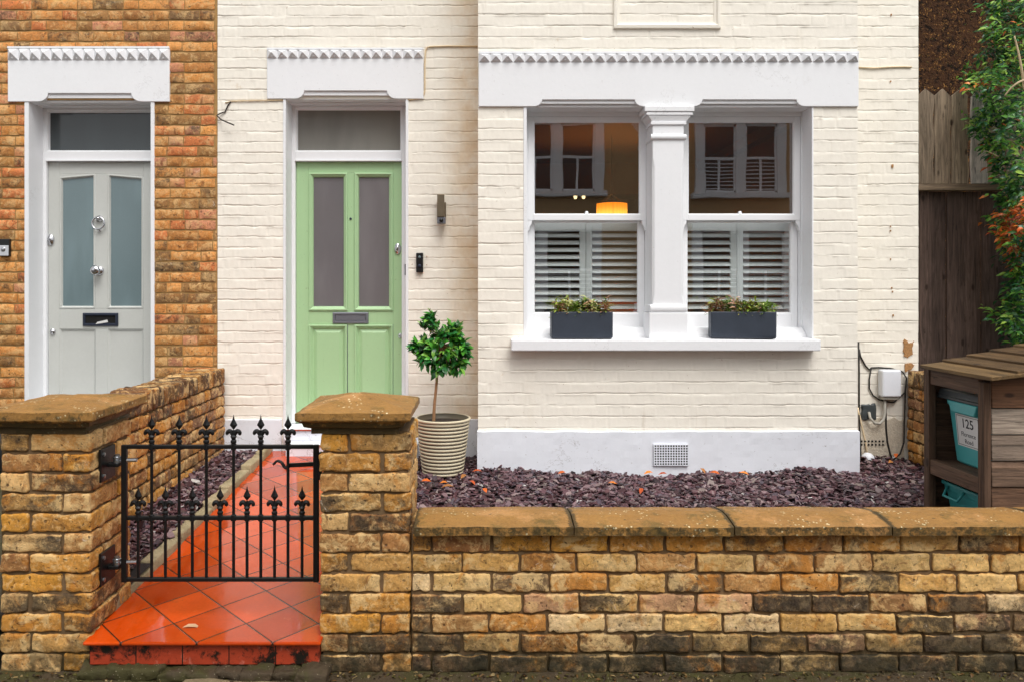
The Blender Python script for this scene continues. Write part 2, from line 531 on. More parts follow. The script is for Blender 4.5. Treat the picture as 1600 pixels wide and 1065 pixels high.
def mat_tiles():
    g = G("orange_quarry_tiles")
    ca = math.cos(R(45)); t = .204
    x, y, z = g.xyz()
    # diagonal tile coordinates, a tile corner at X=-1.36 on the step's front edge
    dx = g.math('ADD', x, 1.36); dy = g.math('SUBTRACT', y, 2.9155)
    wob = 0.0
    u = g.math('ADD', g.math('DIVIDE', g.math('MULTIPLY', g.math('ADD', dx, dy), ca), t), wob)
    v = g.math('ADD', g.math('DIVIDE', g.math('MULTIPLY', g.math('SUBTRACT', dx, dy), ca), t), wob)
    fu = g.math('ABSOLUTE', g.math('SUBTRACT', g.math('FRACT', u), .5))
    fv = g.math('ABSOLUTE', g.math('SUBTRACT', g.math('FRACT', v), .5))
    e = g.math('MAXIMUM', fu, fv)
    gw = g.step(g.math('ADD', e, g.math('MULTIPLY', g.math('SUBTRACT', g.noise(22, 5, .7), .5), .10)), .455, .50)
    gr = g.step(g.math('ADD', e, g.math('MULTIPLY', g.math('SUBTRACT', g.noise(60, 3), .5), .012)), .483, .492)
    cb = g.t.nodes.new("ShaderNodeCombineXYZ")
    g.link(g.math('FLOOR', u), cb.inputs[0]); g.link(g.math('FLOOR', v), cb.inputs[1])
    w = g.t.nodes.new("ShaderNodeTexWhiteNoise"); g.link(cb.outputs[0], w.inputs['Vector'])
    c = g.mix(w.outputs['Value'], S(210, 74, 10), S(162, 52, 6))
    c = g.var(c, .20, 9, .16, 90)
    c = g.mix(g.step(g.noise(2.6, 6, .7, .8), .54, .70, 0, .55), c, S(128, 52, 18))
    c = g.mix(g.step(g.noise(16, 7, .8), .60, .70, 0, .35), c, S(226, 130, 84))
    c = g.mix(g.step(g.noise(6, 7, .75, .6), .56, .70, 0, .6), c, S(150, 66, 24))
    c = g.mix(g.step(g.noise(40, 3, .6), .70, .74, 0, .5), c, S(60, 30, 16))
    c = g.mix(g.math('MULTIPLY', gw, .45), c, S(84, 38, 16))
    c = g.mix(gr, c, S(62, 32, 18))
    rg = g.step(g.noise(3.5, 5, .6), .40, .60, .05, .22)
    h = g.math('ADD', g.math('MULTIPLY', gr, -1), g.math('MULTIPLY', g.noise(9, 3), .35))
    g.bsdf(c, rg, 0, g.bump(h, .35, .004), .8)
    return g.m
M['tiles'] = mat_tiles()
def mat_riser():
    g = G("red_riser_tiles")
    x, y, z = g.xyz()
    u = g.math('FRACT', g.math('DIVIDE', g.math('ADD', x, 1.49), .178))
    gr = g.step(g.math('ABSOLUTE', g.math('SUBTRACT', u, .5)), .484, .49)
    c = g.var(S(168, 62, 36), .25, 12, .15, 60)
    c = g.mix(g.step(g.noise(14, 5, .7), .58, .7, 0, .6), c, S(206, 128, 110))
    c = g.mix(g.step(g.noise(9, 8, .8, .2), .47, .57), c, S(24, 20, 14))
    c = g.mix(gr, c, S(30, 22, 16))
    g.bsdf(c, .5, 0, g.bump(g.noise(60, 4), .4, .004), .4)
    return g.m
M['riser'] = mat_riser()

def mat_ground(name, c0, c1, moss=0., sc=6):
    g = G(name)
    c = g.mix(g.noise(sc, 6, .7), c0, c1)
    c = g.var(c, .25, 70, .2, 200)
    if moss:
        c = g.mix(g.math('MULTIPLY', g.step(g.noise(5, 6, .7), .42, .58), moss), c, S(64, 62, 24))
        c = g.mix(g.step(g.voro(70), .14, .09, 0, .7), c, S(190, 180, 150))
    g.bsdf(c, .7, 0, g.bump(g.noise(60, 6, .75), .9, .01), .4)
    return g.m
M['pavement'] = mat_ground("pavement_concrete", S(92, 76, 54), S(46, 37, 25), .8)
M['asphalt'] = mat_ground("asphalt", S(66, 66, 68), S(52, 52, 54))
M['kerb'] = mat_ground("stone_edging", S(192, 176, 142), S(150, 134, 100), .25)
M['bed_soil'] = mat_ground("bed_soil", S(44, 34, 36), S(30, 24, 24))
def mat_pebble():
    g = G("brown_pebbledash")
    c = g.mix(g.noise(4, 6, .75), S(98, 64, 38), S(50, 33, 22))
    c = g.mix(g.step(g.noise(24, 4, .7, .5), .50, .40, 0, .9), c, S(18, 12, 8))
    c = g.mix(g.step(g.noise(34, 4, .75, .8), .57, .66, 0, .85), c, S(206, 150, 82))
    c = g.mix(g.step(g.noise(29, 3, .7, .8), .66, .72, 0, .7), c, S(120, 126, 56))
    g.bsdf(c, .9, 0, g.bump(g.noise(26, 5, .75), 1, .06), .2)
    return g.m
M['pebble'] = mat_pebble()
M['room'] = pmat("tan_room_plaster", S(150, 118, 84), .8, .08, 2, 0, 60, 0)
M['room_floor'] = pmat("oak_floor", S(96, 60, 36), .5, .2, 4, .1, 30, 0)
M['furniture'] = pmat("dark_sideboard_wood", S(70, 44, 30), .5, .2, 4, .1, 30, 0)
M['terracotta'] = pmat("rust_cushion_cloth", S(196, 84, 30), .9, .2, 12, .1, 60, .3)
M['opp_brick'] = pmat("opposite_brick", S(190, 158, 118), .8, .2, 6, .2, 30, .3)
M['opp_dark'] = pmat("opposite_window_dark", S(30, 30, 32), .15, .1, 2, 0, 50, 0)
M['opp_slate'] = pmat("roof_slate", S(80, 82, 90), .6, .2, 6, .1, 30, .2)
M['hole'] = pmat("dark_recess", S(14, 12, 11), .9, .1, 8, 0, 50, 0)
M['render_patch'] = mat_ground("bare_grey_render", S(226, 216, 198), S(196, 184, 164))

# ------------------------------------------------------------------ key planes
YM, YB, YF = 5.66, 5.19, 2.96          # main wall, bay face, front garden wall
PITCH = .0775
XPARTY = X(340, YM)                    # where brick house meets painted house
XEND = X(1435, YM)
BX0, BX1 = X(747, YB), X(1340, YB)

# ------------------------------------------------------------------ masonry builders
def rough_brick(mb, lo, hi, r, amp, seg, col, seed):
    lo, hi = np.array(lo, float), np.array(hi, float)
    L = hi - lo
    r = min(r, L.min() * .45)
    ts = []
    for a in range(3):
        k = max(1, int(round(L[a] / seg)))
        t = [0, .35 * r] + list(np.linspace(r, L[a] - r, k + 1)) + [L[a] - .35 * r, L[a]]
        ts.append(np.array(t))
    n = [len(t) for t in ts]
    idx = {}
    P = []
    F = []
    def vid(i, j, k):
        key = (i, j, k)
        if key not in idx:
            idx[key] = len(P); P.append((ts[0][i], ts[1][j], ts[2][k]))
        return idx[key]
    for ax in range(3):
        b, c = (ax + 1) % 3, (ax + 2) % 3
        for side in (0, n[ax] - 1):
            for i in range(n[b] - 1):
                for j in range(n[c] - 1):
                    q = []
                    for di, dj in ((0, 0), (1, 0), (1, 1), (0, 1)):
                        t = [0, 0, 0]; t[ax] = side; t[b] = i + di; t[c] = j + dj
                        q.append(vid(*t))
                    F.append(tuple(q if side else q[::-1]))
    P = np.array(P)
    inner = np.clip(P, r, L - r)
    d = P - inner
    ln = np.linalg.norm(d, axis=1)
    ln[ln == 0] = 1
    nd = d / ln[:, None]
    P = inner + nd * r
    W = P + lo
    nz = vn(W, 20, seed) * .45 + vn(W, 62, seed + 3) * .65
    nx = vn(W, 22, seed + 9)
    W = W + nd * (amp * nz)[:, None]
    W[:, 2] += amp * .6 * vn(W * [1, 1, .3], 20, seed + 5) + amp * .45 * vn(W * [1, 1, .3], 70, seed + 6)
    W[:, 0] += amp * .5 * nx
    mb.add(W, F, col)
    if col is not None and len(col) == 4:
        top = (nd[:, 2] > .3) & ((np.abs(nd) > .25).sum(1) >= 2)      # upper arris paled: patchy wear plus top light put into the colour
        worn_lit = np.clip(.55 - .9 * vn(W, 17, seed + 8), .12, 1)
        mb.c[-1][top, 3] *= worn_lit[top]
        mb.c[-1][:, 3] *= np.clip(.92 + .5 * vn(W, 9, seed + 12), .35, 1.2)

def pick(pal):
    w = [p[1] for p in pal]
    c = np.array(S(*random.choices([p[0] for p in pal], w)[0]))
    c = c * random.uniform(.85, 1.15)
    return tuple(np.clip(c, 0, 1))
PAL_WALL = [((206,158,88),5),((212,172,108),4),((184,134,78),3),((192,146,106),1.5),((190,130,62),1.5),((146,106,64),2),((116,92,64),1.6),((222,190,142),2)]
PAL_PIER = [((188,132,58),4),((202,142,54),4),((166,118,66),3),((196,148,82),3),((150,104,58),2),((206,164,106),1.5)]
PAL_SIDE = [((180,122,58),4),((192,132,56),3),((150,100,56),3),((130,92,66),2),((176,132,84),2)]
PAL_HOUSE = [((196,130,66),4),((206,142,76),4),((200,118,66),3),((178,120,62),3),((156,112,62),2),((196,132,96),2),((134,100,62),1.5)]

def brick_panel(mb, x0, x1, z0, z1, y, holes, pal, seed, pitch=.0772, L=.225, depth=.011):
    """bricks laid in mixed bond as separate islands on a facade plane, clear of the holes"""
    rnd = random.Random(seed)
    k = 0
    z = z0
    while z < z1 - .01:
        zt = min(z + pitch, z1)
        x = x0 - (.06 if k % 2 else .17) - rnd.uniform(0, .03)
        flip = k % 2
        while x < x1:
            ln = (L if flip else L / 2) if rnd.random() < .8 else L
            flip = not flip
            a, b = max(x, x0), min(x + ln, x1)
            x += ln
            zm0, zm1 = z + .0062, zt - .0062
            spans = [(a + .003, b - .003)]
            for hx0, hx1, hz0, hz1 in holes:
                if zm1 > hz0 + .01 and zm0 < hz1 - .01:
                    ns = []
                    for s0, s1 in spans:
                        if s1 <= hx0 or s0 >= hx1: ns.append((s0, s1))
                        else:
                            if s0 < hx0 - .012: ns.append((s0, hx0 - .002))
                            if s1 > hx1 + .012: ns.append((hx1 + .002, s1))
                    spans = ns
            for s0, s1 in spans:
                if s1 - s0 < .02: continue
                random.seed(int(seed * 1e5 + k * 977 + s0 * 1e4))
                c = pick(pal)
                nx, nz = max(3, int((s1 - s0) / .022)), 4
                uu = np.linspace(0, 1, nx + 1); ww = np.linspace(0, 1, nz + 1)
                U, Wv = np.meshgrid(uu, ww)
                px_ = s0 + U.ravel() * (s1 - s0); pz_ = zm0 + Wv.ravel() * (zm1 - zm0)
                edge = np.minimum(np.minimum(px_ - s0, s1 - px_) / .012, np.minimum(pz_ - zm0, zm1 - pz_) / .010)
                edge = np.clip(edge, 0, 1)
                q = np.stack([px_, np.full_like(px_, 1.0), pz_], 1)
                off = rnd.uniform(-.002, .003)
                yy = y - (depth * .45 + off) * np.sqrt(edge) - .0012 - .0018 * vn(q, 40, seed) * edge
                px_ = px_ + .0035 * vn(q, 45, seed + 2) * (1 - edge)
                pz_ = pz_ + .0045 * vn(q, 32, seed + 4) * (1 - edge)
                V = np.stack([px_, yy, pz_], 1)
                F = []
                w = nx + 1
                for i in range(nz):
                    for j in range(nx):
                        F.append((i*w+j, i*w+j+1, (i+1)*w+j+1, (i+1)*w+j))
                mb.add(V, F, c + (rnd.choice([0, .1, .15, .3, .55]),))
        z = zt
        k += 1

def painted_sheet(mb, x0, x1, z0, z1, y, holes, seed, pitch=.0775):
    """one continuous skin of thick masonry paint over brick: wavy bed joints, soft perpends"""
    rg = np.random.default_rng(seed)
    xs = list(np.arange(x0, x1, .0085)) + [x1]
    for h in holes:
        for e in h[:2]:
            if x0 < e < x1: xs.append(e)
    xs = np.array(sorted(set(np.round(xs, 5))))
    nc = int(math.ceil((z1 - z0) / pitch))
    offs = np.array([-.0055, -.0030, -.001, .0018, .0045, .013, .034, .054, .0660])
    rec = np.array([.0, .25, 1., .65, -.22, -.04, 0, .0, .03])
    wav = np.array([.7, .9, 1, 1, 1, .5, 0, .3, .7])
    n = len(xs)
    ZZ, YY = [], []
    for c in range(nc + 1):
        zc = z0 + c * pitch
        # perpends of this course
        st = rg.uniform(0, .225)
        perp = []
        xx = x0 - st
        while xx < x1 + .3:
            perp.append(xx); xx += .225 if rg.random() < .6 else .1125
        perp = np.array(perp)
        bi = np.searchsorted(perp, xs)
        tilt = rg.uniform(-.0014, .0014, len(perp) + 2)[bi]
        dist = np.min(np.abs(xs[:, None] - perp[None, :]), axis=1)
        pstr = rg.uniform(0, 1, len(perp) + 2)[bi] ** 2
        q = np.stack([xs, np.full(n, 3.1), np.full(n, zc)], 1)
        w = .0032 * vn(q * [1, 1, 40], 7, seed) + .0042 * vn(q * [1, 1, 40], 34, seed + 1)
        js = np.clip(.62 + .75 * vn(q * [1, 1, 17], 3.3, seed + 2) + .45 * vn(q * [1, 1, 17], 17, seed + 4), .06, 1.5)
        for o, r_, wv in zip(offs, rec, wav):
            zz = zc + o + w * wv
            qq = np.stack([xs, np.full(n, .7), zz], 1)
            yy = y + .0034 * r_ * js - tilt * (1 - abs(r_)) + .0006 * vn(qq, 15, seed + 6) + .0011 * vn(qq, 62, seed + 7)
            yy = yy + .0035 * np.exp(-(dist / .007) ** 2) * pstr * (1 if .002 < o else .4)
            ZZ.append(zz); YY.append(yy)
    ZZ = np.array(ZZ); YY = np.array(YY)
    ZZ = np.clip(ZZ, z0, z1)
    # snap rows to hole edges
    for hx0, hx1, hz0, hz1 in holes:
        m = (xs >= hx0 - .001) & (xs <= hx1 + .001)
        for e in (hz0, hz1):
            if z0 < e < z1:
                ro = np.argmin(np.abs(ZZ[:, m].mean(1) - e))
                ZZ[ro, m] = e
    nr = len(ZZ)
    V = np.stack([np.tile(xs, nr), YY.ravel(), ZZ.ravel()], 1)
    zc_ = (ZZ[:-1, :-1] + ZZ[1:, :-1] + ZZ[:-1, 1:] + ZZ[1:, 1:]) / 4
    xc_ = np.tile((xs[:-1] + xs[1:]) / 2, (nr - 1, 1))
    keep = np.ones(zc_.shape, bool)
    for hx0, hx1, hz0, hz1 in holes:
        keep &= ~((xc_ > hx0) & (xc_ < hx1) & (zc_ > hz0) & (zc_ < hz1))
    keep &= (ZZ[1:, :-1] - ZZ[:-1, :-1]) > -.02
    ii, jj = np.nonzero(keep)
    F = np.stack([ii*n+jj, ii*n+jj+1, (ii+1)*n+jj+1, (ii+1)*n+jj], 1)
    mb.add(V, F)

# ------------------------------------------------------------------ ground
def sheet(name, x0, x1, y0, y1, z, m, k='structure'):
    mb = MB(); box(mb, x0, x1, y0, y1, z - .12, z)
    return kind(mb.build(name, m), k)
def rough_sheet(name, x0, x1, y0, y1, zf, m, st, amp, seed):
    xs = np.arange(x0, x1 + st, st); ys = np.arange(y0, y1 + st, st)
    U, V = np.meshgrid(xs, ys)
    P = np.stack([U.ravel(), V.ravel(), np.zeros(U.size)], 1)
    P[:, 2] = zf(P[:, 0], P[:, 1]) + amp * (vn(P, 5, seed) * .6 + vn(P, 21, seed + 1) * .4)
    w = len(xs)
    F = [(i*w+j, i*w+j+1, (i+1)*w+j+1, (i+1)*w+j) for i in range(len(ys)-1) for j in range(w-1)]
    mb = MB().add(P, F)
    return kind(mb.build(name, m, smooth=True), 'structure')
sheet('ground', -60, 60, -60, 80, -.16, M['asphalt'])
rough_sheet('pavement', -4, 5, 1.0, 2.98, lambda x, y: 0 * x - .028, M['pavement'], .03, .008, 3)
mbk = MB(); box(mbk, -8, 9, .86, 1.0, -.2, -.03); kind(mbk.build('kerb', M['kerb'], bevel=.012), 'structure')
rough_sheet('garden_bed', -.60, 5.6, 3.05, 5.72, lambda x, y: .185 + 0 * x, M['bed_soil'], .06, .012, 5)
rough_sheet('side_bed', -1.95, -1.53, 3.02, 5.72, lambda x, y: .17 + .02 * (y - 3), M['bed_soil'], .05, .01, 6)
rough_sheet('passage_ground', 2.9, 7, 5.6, 12, lambda x, y: .12 + 0 * x, M['bed_soil'], .1, .01, 8)
rough_sheet('neighbour_yard', -6, -1.9, 3.0, 6.0, lambda x, y: .12 + 0 * x, M['pavement'], .08, .01, 9)

# tiled path: front step with an overhanging nosing, then a gentle rise to the door
PZ0, PZ1 = .107, .268
mb = MB()
ya, yb2 = 2.915, 5.60
hexa(mb, [(-1.505, ya, PZ0-.014), (-.60, ya, PZ0-.014), (-.60, yb2, PZ1-.05), (-1.505, yb2, PZ1-.05),
          (-1.505, ya, PZ0), (-.60, ya, PZ0), (-.60, yb2, PZ1), (-1.505, yb2, PZ1)])
kind(mb.build('path', M['tiles'], bevel=.006), 'structure')
mb = MB(); box(mb, -1.49, -.612, 2.94, 3.1, .012, PZ0 - .015)
kind(mb.build('path_riser', M['riser']), 'structure')
mb = MB()
for i in range(9):                                        # ragged concrete haunch at the step's foot
    a = -1.52 + i * .105; b = a + .104
    z = random.uniform(.004, .024); d = random.uniform(.04, .085)
    rough_brick(mb, (a, 2.94 - d, -.03), (b + .01, 2.98, z), .01, .012, .02, None, i)
kind(mb.build('path_footing', M['pavement'], smooth=True), 'structure')
mb = MB()
y = 3.16
while y < 5.56:
    ln = random.uniform(.28, .45)
    z = .136 + (y - 3.16) / 2.4 * .150
    rough_brick(mb, (-1.565, y, z - .10), (-1.497, min(y + ln - .005, 5.6), z + .038), .012, .006, .05, None, int(y * 50))
    y += ln
kind(mb.build('path_edging', M['kerb'], smooth=True), 'structure')

# slate chippings
def chips(name, n, xr, yr, zf, excl, seed, label_kind='stuff'):
    rg = np.random.default_rng(seed)
    mb = MB()
    pal = [S(112, 82, 90), S(92, 62, 68), S(130, 104, 108), S(58, 34, 40), S(100, 66, 70), S(88, 74, 84), S(146, 124, 124), S(68, 38, 40), S(44, 24, 30), S(84, 52, 58)]
    k = 0
    while k < n:
        x, y = rg.uniform(*xr), rg.uniform(*yr)
        if excl(x, y): continue
        k += 1
        m = rg.integers(5, 8)
        a = np.sort(rg.uniform(0, 2 * math.pi, m)) if m > 5 else np.linspace(0, 2*math.pi, m, endpoint=False) + rg.uniform(-.3, .3, m)
        sz = .010 + .026 * rg.random() ** 1.7
        el = rg.uniform(.45, 1)
        p = np.stack([np.cos(a) * sz, np.sin(a) * sz * el, np.zeros(m)], 1) * rg.uniform(.75, 1.15, (m, 1))
        th = rg.uniform(.004, .009)
        P = np.concatenate([p - [0, 0, th / 2], p * [.93, .93, 1] + [0, 0, th / 2]])
        yaw = rg.uniform(0, 6.28); t1, t2 = rg.normal(0, .34), rg.normal(0, .34)
        Rm = np.array((Matrix.Rotation(t1, 3, 'X') @ Matrix.Rotation(t2, 3, 'Y') @ Matrix.Rotation(yaw, 3, 'Z')))
        P = P @ Rm.T + [x, y, zf(x, y) + rg.uniform(-.004, .026)]
        F = [tuple(range(m - 1, -1, -1)), tuple(range(m, 2 * m))] + [(i, (i+1) % m, m + (i+1) % m, m + i) for i in range(m)]
        c = np.array(pal[rg.integers(0, len(pal))]) * rg.uniform(.75, 1.25)
        if rg.random() < .006: c = np.array(S(205, 200, 195))
        elif rg.random() < .03: c = np.array(S(140, 124, 118))
        mb.add(P, F, tuple(c))
    return kind(mb.build(name, M['slate']), 'stuff')
def bedz(x, y):
    return .194 + .018 * math.sin(x * 3.1 + 1) * math.sin(y * 2.7) + .012 * math.sin(x * 9.3)
tag(chips('slate_chippings', 12000, (-.56, 2.62), (4.05, 5.22), bedz, lambda x, y: False, 5), 'plum slate chippings spread under the bay window', 'slate chippings')
tag(chips('slate_chippings', 1300, (2.45, 3.15), (4.6, 5.68), bedz, lambda x, y: False, 6), 'plum slate chippings below the white cable box', 'slate chippings')
tag(chips('slate_chippings', 700, (-.56, .05), (5.15, 5.68), bedz, lambda x, y: False, 8), 'plum slate chippings behind the ribbed plant pot', 'slate chippings')
tag(chips('slate_chippings', 2900, (-1.90, -1.56), (3.2, 5.64), lambda x, y: .178 + .025 * (y - 3), lambda x, y: False, 7), 'dark slate chippings between the party wall and tiled path', 'slate chippings')

# ------------------------------------------------------------------ brick house on the left
DOORS = {}
YR = 5.835           # face of the door frames
YD = 5.862           # face of the door leaves
LX0, LX1 = X(46, YM), X(236, YM)
GX0, GX1 = X(447, YM), X(634, YM)
HEAD_L, HEAD_G = Z(160, YM), Z(156, YM)
DBOT = .425
brick_house = thing('brick_house', 'orange brown bare brick terraced house with pale grey front door', 'house', (-2.86, YM, 0))
mb = MB()
brick_panel(mb, -3.9, XPARTY - .003, .10, 5.2, YM, [(LX0, LX1, 0, HEAD_L + .075)], PAL_HOUSE, 3)
wall_l = mb.build('wall', M['house_brick'], brick_house, smooth=True)
mb = MB()
for a, b, c, d in ((-3.9, LX0 - .006, 0, 5.2), (LX1 + .006, XPARTY, 0, 5.2), (LX0 - .006, LX1 + .006, HEAD_L + .02, 5.2)):
    box(mb, a, b, YM + .003, YM + .22, c, d)
mb.build('mortar_bed', M['house_mortar'], wall_l)

# ------------------------------------------------------------------ painted house
painted = thing('painted_house', 'cream painted brick terraced house with white bay and green door', 'house', (.7, YM, 0))
mb = MB()
painted_sheet(mb, XPARTY, BX0 + .01, .12, 5.2, YM, [(GX0, GX1, 0, HEAD_G + .075)], 21)
painted_sheet(mb, BX1 - .01, XEND, .12, 5.2, YM, [], 22)
main_wall = mb.build('wall', M['cream'], painted, smooth=True)
mb = MB()
for a, b, c, d in ((XPARTY + .001, GX0 - .001, .1, 5.2), (GX1 + .001, BX0, .1, 5.2), (GX0, GX1, HEAD_G + .01, 5.2), (BX1, XEND - .004, .1, 5.2)):
    mb = MB(); box(mb, a, b, YM + .016, YM + .22, c, d); mb.build('wall_core', M['cream'], main_wall)
mb = MB(); box(mb, XEND - .23, XEND - .003, YM + .22, 9.5, .1, 5.2); mb.build('flank_wall', M['cream'], painted)
# bay
WX = [(X(823, YB), X(1013, YB)), (X(1075, YB), X(1268, YB))]
WZ0, WZ1 = 1.08, Z(167, YB)
mb = MB()
bayholes = [(WX[0][0], WX[1][1], WZ0, WZ1 + .06)]
painted_sheet(mb, BX0, BX1, .12, 5.2, YB, bayholes, 23)
bay = mb.build('bay_wall', M['cream'], painted, smooth=True)
mb = MB()
ybk = YB + .016
for a, b, c, d, e, f in ((BX0 + .004, WX[0][0] - .001, ybk, YB + .21, .1, 5.2), (WX[1][1] + .001, BX1 - .004, ybk, YB + .21, .1, 5.2),
                         (WX[0][0], WX[1][1], ybk, YB + .21, .1, WZ0 - .02), (WX[0][0], WX[1][1], ybk, YB + .21, WZ1 + .08, 5.2),
                         (BX0 + .004, BX0 + .12, YB + .211, YM + .1, .1, 5.2), (BX1 - .12, BX1 - .004, YB + .211, YM + .1, .1, 5.2)):
    mb = MB(); box(mb, a, b, c, d, e, f); mb.build('wall_core', M['cream'], bay)

# plinths
def plinth(x0, x1, y, zt, seed, name='plinth'):
    mb = MB()
    xs = np.arange(x0, x1, .03); xs = np.append(xs, x1)
    zs = np.linspace(.1, zt, 10)
    U, V = np.meshgrid(xs, zs)
    q = np.stack([U.ravel(), np.zeros(U.size), V.ravel()], 1)
    yy = y - .022 + .004 * vn(q, 5, seed) + .0015 * vn(q, 24, seed + 1)
    top = V.ravel() > zt - .001
    P = np.stack([U.ravel(), yy, V.ravel()], 1)
    P[top, 2] += .004 * vn(q[top], 11, seed + 2)
    w = len(xs)
    F = [(i*w+j, i*w+j+1, (i+1)*w+j+1, (i+1)*w+j) for i in range(9) for j in range(w-1)]
    n = len(P)
    tp = P[9*w:].copy(); tp[:, 1] = y + .01; tp[:, 2] += .006       # weathered top
    F += [(9*w+j, 9*w+j+1, n+j+1, n+j) for j in range(w-1)]
    el = P[::w].copy(); el[:, 1] = y + .01; er = P[w-1::w].copy(); er[:, 1] = y + .01
    m = n + w
    F += [(m+i, i*w, (i+1)*w, m+i+1) for i in range(9)]
    F += [(i*w+w-1, m+10+i, m+11+i, (i+1)*w+w-1) for i in range(9)]
    mb.add(np.concatenate([P, tp, el, er]), F)
    return mb.build(name, M['plinth'], painted, smooth=False)
pl = plinth(XPARTY, GX0 - .03, YM, Z(655, YM), 31)
plinth(GX1 + .03, BX0, YM, Z(655, YM), 32)
plinth(BX0 - .006, BX1 + .004, YB, Z(673, YB), 33)

def air_brick(px0, px1, py0, py1, y, nx, nz, hole_px=.5):
    x0, x1, z1, z0 = X(px0, y), X(px1, y), Z(py0, y), Z(py1, y)
    mb = MB()
    dx, dz = (x1 - x0) / nx, (z1 - z0) / nz
    a = .5 - hole_px / 2
    for i in range(nx + 1):
        box(mb, x0 + (i - .5) * dx + dx * (1 - a - .0) - dx * .5 if False else x0 + i * dx - dx * a, x0 + i * dx + dx * a, y - .004, y + .012, z0, z1)
    for j in range(nz + 1):
        box(mb, x0 - dx * a, x1 + dx * a, y - .003, y + .010, z0 + j * dz - dz * a, z0 + j * dz + dz * a)
    o = mb.build('air_brick', M['plinth'], painted)
    mb = MB(); box(mb, x0, x1, y - .0015, y + .006, z0, z1)
    mb.build('vent_hole', M['hole'], o)
air_brick(1022, 1075, 694, 726, YB - .034, 13, 8, .64)

# lintels with nailhead friezes
def lintel(parent, y, px0, px1, py0, py1, notches, frieze_py, name='lintel'):
    x0, x1, zt, zb = X(px0, y), X(px1, y), Z(py0, y), Z(py1, y)
    zf = Z(frieze_py, y)
    yf = y - .016
    poly = [(x0, zb)]
    for a, b, pz in notches:
        na, nb, zn = X(a, y), X(b, y), Z(pz, y)
        h = zn - zb
        for k in range(7):
            t = k / 6 * math.pi / 2
            poly.append((na + h * 1.35 * math.sin(t) * .9, zb + h * (1 - math.cos(t)) ))
        for k in range(7):
            t = (1 - k / 6) * math.pi / 2
            poly.append((nb - h * 1.35 * math.sin(t) * .9, zb + h * (1 - math.cos(t))))
    poly += [(x1, zb), (x1, zf), (x0, zf)]
    mb = MB(); prism_y(mb, poly, yf, y + .10)
    for a, b, pz in notches:                            # stepped moulding in the notch
        na, nb, zn = X(a, y), X(b, y), Z(pz, y)
        h = zn - zb
        box(mb, na + h * .25, nb - h * .25, yf + .014, y + .098, zb + h * .45, zn + .01)
        box(mb, na + .004, nb - .004, yf + .034, y + .095, zb + .001, zb + h * .44)
    o = mb.build(name, M['white'], parent, bevel=.0035)
    mb = MB()
    p = .0782
    n = max(1, int(round((x1 - x0) / p))); p = (x1 - x0) / n
    box(mb, x0, x1, y - .014, y + .05, zf + .001, zt)
    box(mb, x0, x1, y - .022, y - .014, zt - .010, zt + .004)
    z0, z1 = zf + .002, zt - .009
    for i in range(n):
        a, b = x0 + i * p + .001, x0 + (i + 1) * p - .001
        c = (a + b) / 2; m_ = (z0 + z1) / 2 + .004
        yb_, ya_ = y - .014, y - .050
        s = .004
        V = [(a, yb_, z0), (b, yb_, z0), (b, yb_, z1), (a, yb_, z1), (c - s, ya_, m_ - s), (c + s, ya_, m_ - s), (c + s, ya_, m_ + s), (c - s, ya_, m_ + s)]
        mb.add(V, [(0,1,5,4),(1,2,6,5),(2,3,7,6),(3,0,4,7),(4,5,6,7)])
        box(mb, c - .003, c + .003, y - .036, y - .022, z0 + .010, z0 + .015)
    mb.build('frieze', M['white'], o)
    return o
lintel(brick_house, YM, 14, 266, 75, 160, [(61, 222, 147)], 96)
lintel(painted, YM, 418, 662, 77, 155.5, [(461, 620, 143)], 93)
lintel(painted, YB, 748, 1340, 83, 167.5, [(834, 1004, 157), (1084, 1256, 157)], 99, 'bay_lintel')

# moulded panel above the bay
mb = MB()
pr = [(0, YB + .006), (.004, YB - .018), (.022, YB - .02), (.034, YB - .006), (.045, YB - .004), (.05, YB + .012)]
ring(mb, rect(X(958, YB), X(1126, YB), Z(46, YB), Z(-140, YB)), pr)
mb.build('moulded_panel', M['cream'], painted)

# ------------------------------------------------------------------ doorways
def doorway(parent, x0, x1, head, band_l, band_r, fan_mat, glassname):
    mb = MB()
    fy = YM - .010
    box(mb, x0 - band_l, x0, fy, YR + .03, .12, head - .001)
    box(mb, x1, x1 + band_r, fy, YR + .03, .12, head - .001)
    box(mb, x0, x1, YM + .10, YR + .03, head - .004, head + .04)
    rev = mb.build('door_reveal', M['white'], parent, bevel=.003)
    mb = MB()
    lx0, lx1 = x0 + .026, x1 - .048
    zt = Z(252, YR); zfan0 = Z(237, YR); zfan1 = head - .02
    yb_ = YR + .09
    box(mb, x0, lx0, YR, yb_, DBOT, head - .005); box(mb, lx1, x1, YR, yb_, DBOT, head - .005)
    box(mb, lx0, lx1, YR - .004, yb_, zt, zfan0); box(mb, lx0, lx1, YR - .012, YR - .004, zt - .003, zt + .012)
    box(mb, lx0, lx1, YR, yb_, zfan1, head - .005)
    ring(mb, rect(lx0, lx1, zfan0, zfan1), [(0, YR + .004), (.006, YR + .006), (.014, YR + .03)])
    fr = mb.build('door_frame', M['gloss_white'], parent, bevel=.003)
    mb = MB(); box(mb, lx0 + .001, lx1 - .001, YR + .03, YR + .036, zfan0 + .001, zfan1 - .001)
    mb.build(glassname, fan_mat, fr)
    return fr, lx0, lx1, zt
fr_l, l0, l1, dzt = doorway(brick_house, LX0, LX1, HEAD_L, .032, .028, M['fan_dark'], 'fanlight')
fr_g, g0, g1, dzt = doorway(painted, GX0, GX1, HEAD_G, .020, .020, M['fan_grey'], 'fanlight')

